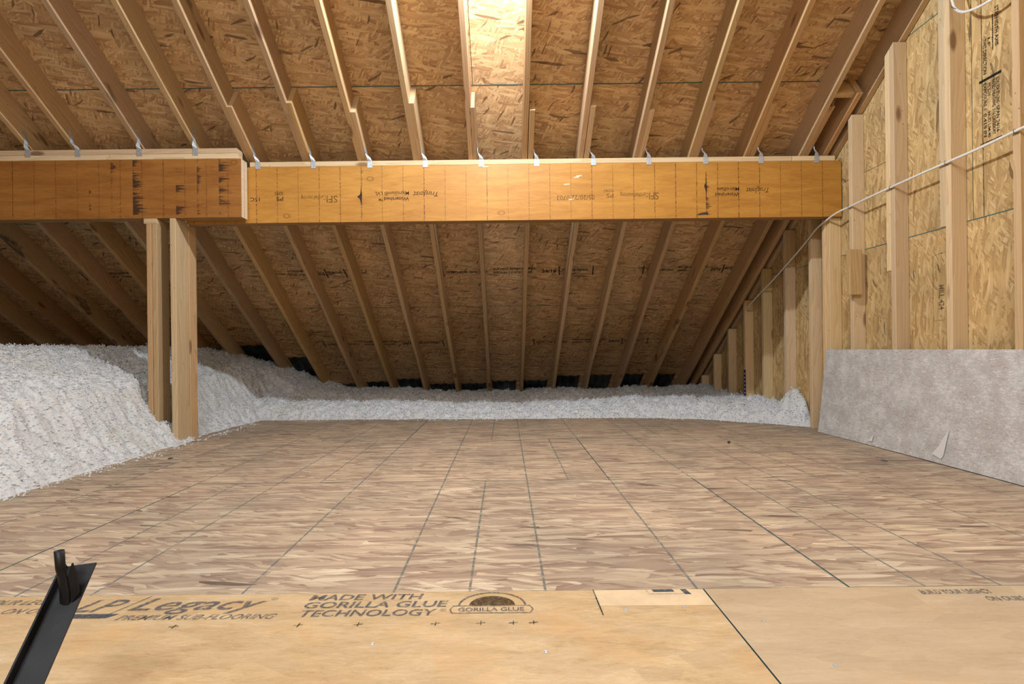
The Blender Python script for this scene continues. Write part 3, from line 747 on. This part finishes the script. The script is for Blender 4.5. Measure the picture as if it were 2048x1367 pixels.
short_beam = beam('laminated_beam', -7.2, -1.853, YL, 1.598, 2.014, 'lvl_dark', 'darker short laminated beam with black stain streaks, stepping forward over the two posts', [(-7.1, -1.885, 2.014), (-7.1, -1.885, 2.052)])
# upside-down stamps on the long beam
BX, BU = (-1, 0, 0), (0, 0, -1)
def bprint(t, xr, xl, ztop, h, mat='ink_dark', sh=0.0, b=0.01):
    return lettering(t, (xr, YB, ztop), BX, BU, h, xr - xl, M[mat], long_beam, sh, b)
def stamp(x):
    bprint('TrusJoist', x + 0.185, x, 1.795, 0.035, 'ink_dark', 0.3, 0.0)
bprint('TrusJoist', -0.475, -0.655, 1.795 + 0.0, 0.036, 'ink_dark', 0.35, 0.0)
bprint('Watershed™', -0.685, -0.905, 1.757, 0.026); bprint('Microllam® LVL', -0.685, -0.935, 1.797, 0.026)
bprint('TrusJoist', 1.93, 1.765, 1.795, 0.036, 'ink_dark', 0.35, 0.0)
bprint('Watershed', 1.715, 1.54, 1.760, 0.026); bprint('Microllam', 1.715, 1.555, 1.800, 0.026)
bprint('SFI', -1.205, -1.285, 1.772, 0.05, 'ink_faint'); bprint('Certified sourcing', -1.29, -1.47, 1.775, 0.03, 'ink_faint')
bprint('SFI', 1.13, 1.06, 1.768, 0.05, 'ink_faint'); bprint('Certified sourcing', 1.055, 0.85, 1.768, 0.03, 'ink_faint')
bprint('05/20/22 0703', 0.665, 0.39, 1.755, 0.034, 'ink_faint'); bprint('0390', -1.60, -1.66, 1.805, 0.024); bprint('PS', -1.60, -1.65, 1.768, 0.03); bprint('15C', -1.77, -1.84, 1.765, 0.028)
bprint('PS', 0.80, 0.75, 1.765, 0.03, 'ink_faint'); bprint('0390', 0.80, 0.73, 1.795, 0.018, 'ink_faint')
# black spike-shaped marks
def spike(x, z0, z1, wd, ):
    n = (z1 - z0)
    pts = [(x, YB - 0.0012, z1), (x - wd * 0.3, YB - 0.0012, z0 + n * 0.6), (x - wd, YB - 0.0012, z0 + n * 0.48), (x - wd * 0.3, YB - 0.0012, z0 + n * 0.36), (x, YB - 0.0012, z0), (x + wd * 0.25, YB - 0.0012, z0 + n * 0.5)]
    o = mesh_obj('printed_mark', pts, [tuple(range(6))], M['ink_dark'], loc=pts[0]); keep(o, long_beam)
spike(-1.033, 1.70, 1.83, 0.03); spike(1.476, 1.70, 1.93, 0.016)
o = mesh_obj('torn_veneer', [(1.40, YB - 0.0012, 1.60), (1.49, YB - 0.0012, 1.605), (1.485, YB - 0.0012, 1.625), (1.43, YB - 0.0012, 1.615)], [(0, 1, 2, 3)], M['pit'], loc=(1.40, YB, 1.6)); keep(o, long_beam)
for x, z in ((0.53, 1.89), (0.44, 1.83), (0.47, 1.72), (-0.15, 1.965), (0.51, 1.88)):
    o = prism('paint_fleck', [(x, z), (x + 0.045, z + 0.004), (x + 0.04, z + 0.012), (x + 0.005, z + 0.009)], -0.0012, 0.0, lambda a, b_, c: (a, YB + c, b_), [M['lvl_edge']], long_beam)

# galvanized ties: lower flange on the plate front, twisted web, upper flange on the rafter side
def tie(x, xr, y, zp, parent):
    """x centre of lower flange, xr rafter side plane, y front plane, zp top of plate"""
    t = 0.0016
    w2 = 0.019
    vs = []
    def ring(pts): vs.extend(pts)
    yf = y - 0.0015
    cen = [((x, yf, zp - 0.052), (w2, 0, 0), (0, -t, 0)), ((x, yf, zp - 0.004), (w2 * 0.85, 0, 0), (0, -t, 0)), ((x - 0.004, yf - 0.010, zp + 0.016), (w2 * 0.6, 0.004, 0), (0, -t, 0)),
           ((xr + 0.004, yf - 0.004, zp + 0.045), (0.004, 0.012, 0), (t, -t, 0)), ((xr + 0.0012, y + 0.0, zp + 0.080), (0, 0.013, 0), (t, 0, 0)), ((xr + 0.0012, y - 0.025, zp + 0.125), (0, 0.011, 0), (t, 0, 0))]
    for c, a, n in cen:
        c, a, n = Vector(c), Vector(a), Vector(n)
        vs += [c - a, c + a, c + a + n, c - a + n]
    fs = [(0, 1, 2, 3), (20, 23, 22, 21)]
    for i in range(5):
        for j in range(4): fs.append((i * 4 + j, i * 4 + 4 + j, i * 4 + 4 + (j + 1) % 4, i * 4 + (j + 1) % 4))
    o = mesh_obj('metal_tie', vs, fs, M['zinc'], loc=(x, y, zp)); keep(o, parent)
for i, x in enumerate((-1.781, -1.377, -0.967, -0.563, -0.156, 0.246, 0.659, 1.062, 1.473, 1.877, 2.28)):
    tie(x, 0.185 + 0.038 + OC * (i - 5), YB, 2.024, long_beam)
for x, xr in ((-3.365, -3.411 + 0.038), (-3.011, -3.088 + 0.038), (-2.575, -2.614 + 0.038), (-2.179, -2.222 + 0.038)):
    tie(x + 0.004, xr, YL, 2.090, short_beam)

# ------------------------------------------------------------------ posts
def upright(x0, x1, y0, y1, z0, z1, mat, name='post_ply'):
    sx = (x1 - x0) < (y1 - y0)
    if sx: return stick(name, ((x0 + x1) / 2, y0, z0), ((x0 + x1) / 2, y0, z1), y1 - y0, x1 - x0, M[mat], up=(0, 1, 0), side=(1, 0, 0), wob=0.0006)
    return stick(name, ((x0 + x1) / 2, y0, z0), ((x0 + x1) / 2, y0, z1), y1 - y0, x1 - x0, M[mat], up=(0, 1, 0), side=(1, 0, 0), wob=0.0006)
p1 = empty('post', (-2.49, 3.92, 0.0), 'left post of two flat studs with a cap block, standing in the insulation heap', 'post')
for a in ((-2.532, -2.495, 3.853, 3.99, -0.02, 1.560), (-2.493, -2.457, 3.853, 3.99, -0.02, 1.560)): keep(upright(*a, 'rafter'), p1)
keep(box('cap_block', -2.548, -2.455, 3.851, 4.00, 1.560, 1.597, M['plate']), p1)
p2 = empty('post', (-2.34, 3.95, 0.0), 'right post with a pale side face, standing at the floor edge by the heap', 'post')
keep(upright(-2.364, -2.324, 3.851, 4.006, 0.0, 1.597, 'plate'), p2)
keep(upright(-2.360, -2.320, 4.009, 4.105, 0.0, 1.578, 'rafter'), p2)

# ------------------------------------------------------------------ leaning board
lb = empty('leaning_board', (2.35, 2.84, 0.0), 'long dusty grey sheet of board leaning on edge against the right wall studs', 'board')
n = 24; vs = []; fs = []
YA, YE, HB = 4.055, 1.62, 0.612
for i in range(n + 1):
    for j in range(7):
        v = j / 6; u = i / n
        y = YA + (YE - YA) * u - (0.035 * v * (1 - u)) + 0.012 * math.sin(v * math.pi) * (1 - u)
        x = 2.325 + 0.04 * (v ** 0.7) * 1.3 + 0.004 * math.sin(u * 5) * (1 - v)
        x = min(x, WI - 0.012)
        vs.append((x, y, 0.001 + HB * v + 0.003 * math.sin(u * 3)))
m_ = len(vs)
vs += [(a + 0.0105, b_, c) for a, b_, c in vs]
q = lambda i, j, s: s * m_ + i * 7 + j
for i in range(n):
    for j in range(6):
        fs.append((q(i, j, 0), q(i, j + 1, 0), q(i + 1, j + 1, 0), q(i + 1, j, 0))); fs.append((q(i, j, 1), q(i + 1, j, 1), q(i + 1, j + 1, 1), q(i, j + 1, 1)))
    fs.append((q(i, 6, 0), q(i, 6, 1), q(i + 1, 6, 1), q(i + 1, 6, 0))); fs.append((q(i, 0, 0), q(i + 1, 0, 0), q(i + 1, 0, 1), q(i, 0, 1)))
for j in range(6):
    fs.append((q(0, j, 0), q(0, j, 1), q(0, j + 1, 1), q(0, j + 1, 0))); fs.append((q(n, j, 0), q(n, j + 1, 0), q(n, j + 1, 1), q(n, j, 1)))
o = mesh_obj('sheet', vs, fs, M['board'], loc=(2.35, 2.84, 0)); keep(o, lb)
bx = lambda z: 2.325 + 0.052 * ((z / HB) ** 0.7) - 0.0012
def smear(pts):
    c = [(bx(z) - 0.003, y, z) for y, z in pts]
    o = mesh_obj('glue_smear', c, [tuple(range(len(c)))], M['white'], loc=c[0]); o['label'] = 'dried white smear'; keep(o, lb)
smear([(2.98, 0.045), (2.915, 0.028), (2.90, 0.05), (2.89, 0.12), (2.875, 0.20), (2.905, 0.15), (2.94, 0.09)])
smear([(3.50, 0.028), (3.46, 0.03), (3.452, 0.075), (3.47, 0.06)])

# ------------------------------------------------------------------ cable
cab = empty('cable', (2.375, 3.3, 1.6), 'white electrical cable stapled across the right wall studs and sagging down past the beam', 'cable')
pts = [(2.372, 1.5, 1.66), (2.372, 2.1, 1.64), (2.374, 2.50, 1.627), (2.374, 2.70, 1.618), (2.374, 2.91, 1.615), (2.374, 3.12, 1.612), (2.374, 3.33, 1.607), (2.374, 3.53, 1.601), (2.374, 3.735, 1.592),
       (2.366, 3.87, 1.582), (2.360, 4.0, 1.552), (2.362, 4.12, 1.520), (2.37, 4.24, 1.468), (2.374, 4.43, 1.385), (2.374, 4.63, 1.300), (2.374, 4.83, 1.215), (2.374, 5.03, 1.140), (2.376, 5.29, 1.035), (2.40, 5.38, 1.0)]
tube('sheath', spline(pts, 6), 0.0068, M['cable'], cab, 10, 0.75)
def staple(y, z):
    p = [(WI, y, z - 0.009), (WI - 0.019, y, z - 0.008), (WI - 0.019, y, z + 0.008), (WI, y, z + 0.009)]
    tube('staple', p, 0.0013, M['staple'], cab, 6)
for y, z in ((2.52, 1.627), (2.915, 1.615), (3.335, 1.607), (3.737, 1.592), (4.245, 1.466), (4.63, 1.300), (5.033, 1.138)): staple(y, z)
cb2 = empty('cable', (2.37, 2.75, 2.4), 'short white cable loop hanging against the tall stud at the top right of the wall', 'cable')
tube('sheath', spline([(2.372, 2.93, 2.75), (2.372, 2.885, 2.56), (2.372, 2.862, 2.454), (2.368, 2.835, 2.389), (2.36, 2.78, 2.340), (2.36, 2.721, 2.316), (2.37, 2.66, 2.309), (2.39, 2.60, 2.32), (2.42, 2.50, 2.36), (2.43, 2.3, 2.5)], 8), 0.0068, M['cable'], cb2, 10, 0.8)
tube('staple', [(2.376, 2.84, 2.40), (2.350, 2.84, 2.405), (2.350, 2.825, 2.385), (2.376, 2.825, 2.38)], 0.0013, M['staple'], cb2, 6)

# ------------------------------------------------------------------ insulation depth ruler
ru = empty('depth_ruler', (2.38, 5.42, 0.27), 'dark blue card ruler with white ticks on a wall stud in the insulation', 'ruler')
box('card', 2.366, 2.384, 5.392, 5.3955, 0.05, 0.41, M['blue'], ru, bev=0)
for k in range(7): box('tick', 2.368, 2.377, 5.3908, 5.3922, 0.14 + k * 0.038, 0.148 + k * 0.038, M['white'], ru, bev=0)

# ------------------------------------------------------------------ vent baffles at the eave
def baffle(xa, xb, ytop, label, gray=False):
    """black ribbed tray against the sheathing between two rafters"""
    nx = 13; vs = []; fs = []
    for i in range(nx):
        u = i / (nx - 1); x = xa + (xb - xa) * u
        d = 0.016 + 0.005 * (1 if (i % 4) in (1, 2) else -1) * (0 if i in (0, nx - 1) else 1)
        if i in (0, nx - 1): d = 0.003
        for k, y in enumerate((ytop, ytop + 0.25, 7.75)):
            vs.append(ROOF(x, sy(y), -d)); vs.append(ROOF(x, sy(y), -d - 0.002))
    for i in range(nx - 1):
        for k in range(2):
            a = i * 6 + k * 2; b_ = a + 6
            fs.append((a, b_, b_ + 2, a + 2)); fs.append((a + 1, a + 3, b_ + 3, b_ + 1))
        fs.append((i * 6, i * 6 + 1, i * 6 + 7, i * 6 + 6))
    o = mesh_obj('vent_baffle', vs, fs, M['baffle'], loc=vs[0])
    return tag(o, label, 'vent baffle', 'black vent baffles at the eave')
lows = LO[:12] + [-2.262 - 0.40, -3.13]
tops = [6.98, 6.93, 6.92, 6.93, 6.94, 7.03, 7.03, 7.08, 7.08, 6.97, 7.02, 7.06, 6.52, 6.3]
lows[11] = -2.262
for i in range(13):
    xr_ = lows[i] if i else 2.217
    xl_ = lows[i + 1] + 0.038
    lab = f'{ORD[i]} black plastic vent baffle from the right wall, between rafters at the eave' if i < 11 else ('black vent baffle right behind the double post at the eave' if i == 12 else 'black vent baffle above the shaded insulation rise, right of the posts')
    baffle(xl_ + 0.012, xr_ - 0.012 - (0.035 if i < 6 else 0.02), tops[i + 1], lab)

# ------------------------------------------------------------------ black ladder arm
ar = empty('ladder_arm', (-0.70, 0.74, 0.05), 'black angle-iron folding ladder arm with an open tube end, rising from the hatch', 'ladder arm')
A1 = Vector((-0.772, 0.985, 0.262)); A0 = A1 + (Vector((-0.750, 0.845, 0.130)) - A1) * 3.0
d = (A1 - A0).normalized()
sx = Vector((1, 0.30, 0.05)); sx = (sx - d * sx.dot(d)).normalized(); nn = sx.cross(d).normalized()
def angle_iron(a, b_, w1, w2, t, skew):
    pf = [(-w1 * 0.5, 0), (w1 * 0.5, 0), (w1 * 0.5, t), (-w1 * 0.5 + t, t), (-w1 * 0.5 + t, w2), (-w1 * 0.5, w2)]
    vs = [a + sx * p + nn * r_ for p, r_ in pf] + [b_ + sx * p + nn * r_ + d * (skew * (p + w1 / 2)) for p, r_ in pf]
    fs = [tuple(range(5, -1, -1)), tuple(range(6, 12))] + [(i, (i + 1) % 6, (i + 1) % 6 + 6, i + 6) for i in range(6)]
    return vs, fs
vs, fs = angle_iron(A0, A1, 0.047, 0.020, 0.003, 0.12)
o = mesh_obj('angle_rail', vs, fs, M['black'], loc=tuple(A0)); keep(o, ar)
bm = bmesh.new(); bm.from_mesh(o.data); bmesh.ops.recalc_face_normals(bm, faces=bm.faces); bm.to_mesh(o.data); bm.free()
tb = A1 - d * 0.062 - sx * 0.002 + nn * 0.006
# open-ended tube, flattened where it is fixed to the rail
def open_tube(pts, rs, t=0.0016, sides=20):
    vs, fs = [], []
    for p, (ra, rb) in zip(pts, rs):
        for s_i in (1, 0):
            for k in range(sides):
                an = 2 * math.pi * k / sides
                vs.append(Vector(p) + Vector((1, 0, 0)) * math.cos(an) * (ra - t * (1 - s_i)) + Vector((0, 1, 0)) * math.sin(an) * (rb - t * (1 - s_i)))
    for i in range(len(pts) - 1):
        for k in range(sides):
            k2 = (k + 1) % sides; a = i * 2 * sides; b_ = a + 2 * sides
            fs.append((a + k, a + k2, b_ + k2, b_ + k)); fs.append((a + sides + k, b_ + sides + k, b_ + sides + k2, a + sides + k2))
    e = (len(pts) - 1) * 2 * sides
    for k in range(sides): fs.append((e + k, e + (k + 1) % sides, e + sides + (k + 1) % sides, e + sides + k))
    return vs, fs
vs, fs = open_tube([tb + Vector((0.004, 0, -0.018)), tb + Vector((0.003, 0, 0.015)), tb + Vector((0.0, 0, 0.04)), tb + Vector((-0.003, 0, 0.055)), tb + Vector((-0.005, 0, 0.085))], [(0.0085, 0.003), (0.0085, 0.0032), (0.0078, 0.005), (0.0075, 0.0072), (0.0075, 0.0075)])
o = mesh_obj('tube_end', vs, fs, M['black'], smooth=True, loc=tuple(tb)); keep(o, ar)
vs = [tb + Vector(v) for v in ((0.008, 0.001, -0.02), (0.024, 0.004, 0.012), (0.020, 0.004, 0.046), (0.014, 0.003, 0.062), (0.006, 0.001, 0.035))]
vs += [v + Vector((0, 0.003, 0)) for v in vs]
o = mesh_obj('gusset', vs, [(0, 1, 2, 3, 4), (9, 8, 7, 6, 5)] + [(i, i + 5, (i + 1) % 5 + 5, (i + 1) % 5) for i in range(5)], M['black'], loc=tuple(tb)); keep(o, ar)

# ------------------------------------------------------------------ lampholder above the frame
lh = empty('lampholder', (BULB[0], BULB[1], BULB[2] + 0.05), 'white porcelain lampholder hanging by its cord in the brightest roof bay', 'lamp')
def lathe(name, prof, cx, cy, mat, parent, sides=24):
    vs, fs = [], []
    for r_, z in prof:
        for k in range(sides):
            an = 2 * math.pi * k / sides; vs.append((cx + r_ * math.cos(an), cy + r_ * math.sin(an), z))
    for i in range(len(prof) - 1):
        for k in range(sides):
            a = i * sides + k; b_ = i * sides + (k + 1) % sides; fs.append((a, b_, b_ + sides, a + sides))
    o = mesh_obj(name, vs, fs, mat, smooth=True, loc=(cx, cy, prof[0][1])); keep(o, parent)
zb = BULB[2]
lathe('base', [(0.0, zb + 0.12), (0.016, zb + 0.118), (0.024, zb + 0.10), (0.024, zb + 0.085), (0.022, zb + 0.045), (0.0, zb + 0.045)], BULB[0], BULB[1], M['porcelain'], lh)
tube('cord', [(BULB[0], BULB[1], zb + 0.115), (BULB[0] + 0.004, BULB[1], CS - T * BULB[1] - 0.12), (BULB[0], BULB[1], CS - T * BULB[1] - 0.002)], 0.004, M['cable'], lh)

# ------------------------------------------------------------------ loose insulation
def vnoise(x, y, f, seed):
    r = np.random.default_rng(seed); N = 256
    tab = r.random((N, N)) * 2 - 1
    X = x * f; Y = y * f; xi = np.floor(X).astype(int); yi = np.floor(Y).astype(int); fx = X - xi; fy = Y - yi
    fx = fx * fx * (3 - 2 * fx); fy = fy * fy * (3 - 2 * fy)
    g = lambda a, b_: tab[a % N, b_ % N]
    return (g(xi, yi) * (1 - fx) + g(xi + 1, yi) * fx) * (1 - fy) + (g(xi, yi + 1) * (1 - fx) + g(xi + 1, yi + 1) * fx) * fy
PX = np.array([-7.3, -4.5, -3.6, -3.26, -3.13, -2.95, -2.74, -2.61, -2.53, -2.45, -2.36, -2.27, 3.0])
PZ = np.array([0.60, 0.66, 0.70, 0.67, 0.625, 0.57, 0.50, 0.415, 0.29, 0.16, 0.075, -0.02, -0.02])
def height(x, y):
    wv = 0.05 * vnoise(x, y, 1.1, 5) + 0.02 * vnoise(x, y, 3.0, 6)
    heap = np.interp(x + wv + 0.05 * (np.clip(y, 2.0, 4.0) - 3.6) * 0.6, PX, PZ)
    near = np.clip((y - 5.0) / 0.9, 0, 1)                        # beyond the floor the heap spreads to the right
    bump_ = 0.085 * np.exp(-((x + 2.40) / 0.10) ** 2 - ((y - 3.86) / 0.12) ** 2)
    heap = np.maximum(heap, heap * 0.6 + bump_)
    heap2 = np.interp(x, [-7.3, -4.2, -3.3, -2.85, -2.6, -2.38, -2.05, -1.7, -1.2], [0.58, 0.60, 0.55, 0.52, 0.44, 0.31, 0.19, 0.14, 0.10])
    ye = np.interp(x, [-2.45, -1.4, -0.15, 1.1, 1.72, 2.2, 2.43], [5.10, 5.10, 5.0, 5.0, 4.84, 4.50, 4.30]) + 0.02 * vnoise(x, y, 6, 9)
    rise = np.clip((y - ye) / 0.28, -0.2, 1)
    stripz = np.interp(x, [-2.5, -1.5, -0.8, 0.0, 0.8, 1.4, 2.0, 2.47], [0.17, 0.135, 0.125, 0.095, 0.12, 0.135, 0.13, 0.16]) * np.sin(np.clip(rise, -0.2, 1) * math.pi / 2)
    stripz = stripz + np.clip(y - ye, 0, 1) * (0.035 * vnoise(x, y, 1.7, 11) + 0.02 * vnoise(x, y, 4.0, 12))
    # peaks against the studs near the right wall
    stripz = stripz + 0.16 * np.exp(-((x - 2.40) / 0.07) ** 2 - ((y - 4.52) / 0.10) ** 2) + 0.05 * np.exp(-((x - 2.30) / 0.12) ** 2 - ((y - 5.0) / 0.15) ** 2)
    back = near * heap2 + (1 - near) * -0.05
    h = np.maximum(np.maximum(heap, stripz), back)
    h = h + np.clip((h + 0.02) * 6, 0, 1) * (0.016 * vnoise(x, y, 9, 21) + 0.010 * vnoise(x, y, 22, 22))
    return h
stx = 0.0135
gx = np.concatenate([np.arange(-7.2, -4.6, 0.06), np.arange(-4.6, 2.462, stx)]); gy = np.concatenate([np.arange(1.2, 2.3, 0.03), np.arange(2.3, 5.9, stx), np.arange(5.9, 7.75, 0.022)])
XX, YY = np.meshgrid(gx, gy); HH = height(XX, YY)
amp = np.clip((HH + 0.015) * 25, 0, 1)
for f_, a_, s_d in ((17, 0.016, 61), (38, 0.011, 62), (75, 0.006, 63)):
    HH = HH + amp * a_ * (0.35 - np.abs(vnoise(XX + 0.3 * YY, YY - 0.3 * XX, f_, s_d)) * 1.6)
for f_, a_, s_d in ((14, 0.010, 27), (30, 0.009, 31), (60, 0.007, 41), (110, 0.004, 51)):
    XX = XX + amp * a_ * vnoise(XX + 3, YY, f_, s_d); YY = YY + amp * a_ * vnoise(XX, YY + 7, f_, s_d + 1); HH = HH + amp * a_ * vnoise(XX, YY, f_, s_d + 2) * 1.2
XX = np.minimum(XX, W - 0.002)
ny, nx = XX.shape
idx = np.arange(nx * ny).reshape(ny, nx)
quads = np.stack([idx[:-1, :-1], idx[:-1, 1:], idx[1:, 1:], idx[1:, :-1]], -1).reshape(-1, 4)
hq = HH.ravel()[quads].max(1); quads = quads[hq > -0.012]
co = np.stack([XX, YY, HH], -1).reshape(-1, 3)
# loose tufts
flat = HH.ravel(); fx_ = XX.ravel(); fy_ = YY.ravel()
sel = np.nonzero((flat > 0.004) & (fx_ > -4.6) & (fy_ > 2.2) & (fy_ < 6.9))[0]
sel = rng.choice(sel, min(len(sel), 120000), replace=False)
c1 = np.stack([fx_[sel], fy_[sel], flat[sel]], 1) + rng.uniform(-0.006, 0.006, (len(sel), 3)) + np.array([0, -0.001, 0.002])
# crumbs that rolled a few centimetres onto the floor
ex = np.interp(rng.random(700), [0, 0.3, 1], [0, 1, 2]); c2 = []
for _ in range(420):
    if random.random() < 0.45: y_ = random.uniform(2.4, 4.9); x_ = -2.27 + abs(random.gauss(0, 0.05))
    else: x_ = random.uniform(-2.3, 2.3); y_ = float(np.interp(x_, [-2.45, -1.4, -0.15, 1.1, 1.72, 2.2, 2.43], [5.10, 5.10, 5.0, 5.0, 4.84, 4.50, 4.30])) - abs(random.gauss(0, 0.05))
    c2.append((x_, y_, 0.003))
cand = np.concatenate([c1, np.array(c2)])
K = len(cand)
octv = np.array([(1, 0, 0), (-1, 0, 0), (0, 1, 0), (0, -1, 0), (0, 0, 1), (0, 0, -1)], float)
octf = np.array([(0, 2, 4), (2, 1, 4), (1, 3, 4), (3, 0, 4), (2, 0, 5), (1, 2, 5), (3, 1, 5), (0, 3, 5)])
rad = rng.uniform(0.003, 0.009, (K, 1, 1)) * rng.uniform(0.5, 1.3, (K, 6, 1))
jit = rng.uniform(-0.28, 0.28, (K, 6, 3))
tv = (octv[None] + jit) * rad + cand[:, None, :]
tv[..., 0] = np.minimum(tv[..., 0], W - 0.002)
tf = octf[None] + (np.arange(K) * 6)[:, None, None] + len(co)
verts = np.concatenate([co, tv.reshape(-1, 3)])
tris = tf.reshape(-1, 3)
me = bpy.data.meshes.new('loose_insulation')
me.vertices.add(len(verts)); me.vertices.foreach_set('co', verts.ravel())
nl = len(quads) * 4 + len(tris) * 3
me.loops.add(nl); me.loops.foreach_set('vertex_index', np.concatenate([quads.ravel(), tris.ravel()]).astype(np.int32))
me.polygons.add(len(quads) + len(tris))
ls = np.concatenate([np.arange(len(quads)) * 4, len(quads) * 4 + np.arange(len(tris)) * 3]).astype(np.int32)
me.polygons.foreach_set('loop_start', ls)
me.polygons.foreach_set('use_smooth', np.concatenate([np.ones(len(quads), bool), np.zeros(len(tris), bool)]))
me.update(calc_edges=True); me.validate()
me.materials.append(M['fluff'])
tag(link('loose_insulation', me), 'white blown-in loose insulation heaped at the left and along the eave beyond the floor', 'insulation', kind='stuff')

# ------------------------------------------------------------------ debris on the floor
def chip(x, y, s, ang, label):
    vs = [(0, -0.18, 0), (1, -0.05, 0), (1.1, 0.1, 0.05), (0.4, 0.22, 0.1), (-0.1, 0.1, 0.02)]
    vs = [Vector((v[0] * math.cos(ang) - v[1] * math.sin(ang), v[0] * math.sin(ang) + v[1] * math.cos(ang), v[2])) * s for v in vs]
    vs = [v + Vector((x, y, 0.001)) for v in vs]; vs += [v + Vector((0, 0, s * 0.08)) for v in vs]
    o = mesh_obj('wood_splinter', vs, [(4, 3, 2, 1, 0), (5, 6, 7, 8, 9)] + [(i, (i + 1) % 5, (i + 1) % 5 + 5, i + 5) for i in range(5)], M['pit'], loc=(x, y, 0))
    tag(o, label, 'splinter')
chip(-2.05, 3.30, 0.03, 1.2, 'small dark splinter on the floor beside the white heap')
chip(1.48, 3.62, 0.05, 1.0, 'dark curved splinter on the far floor right of centre')
chip(2.10, 3.00, 0.03, 2.0, 'tiny dark splinter on the floor in front of the leaning board')
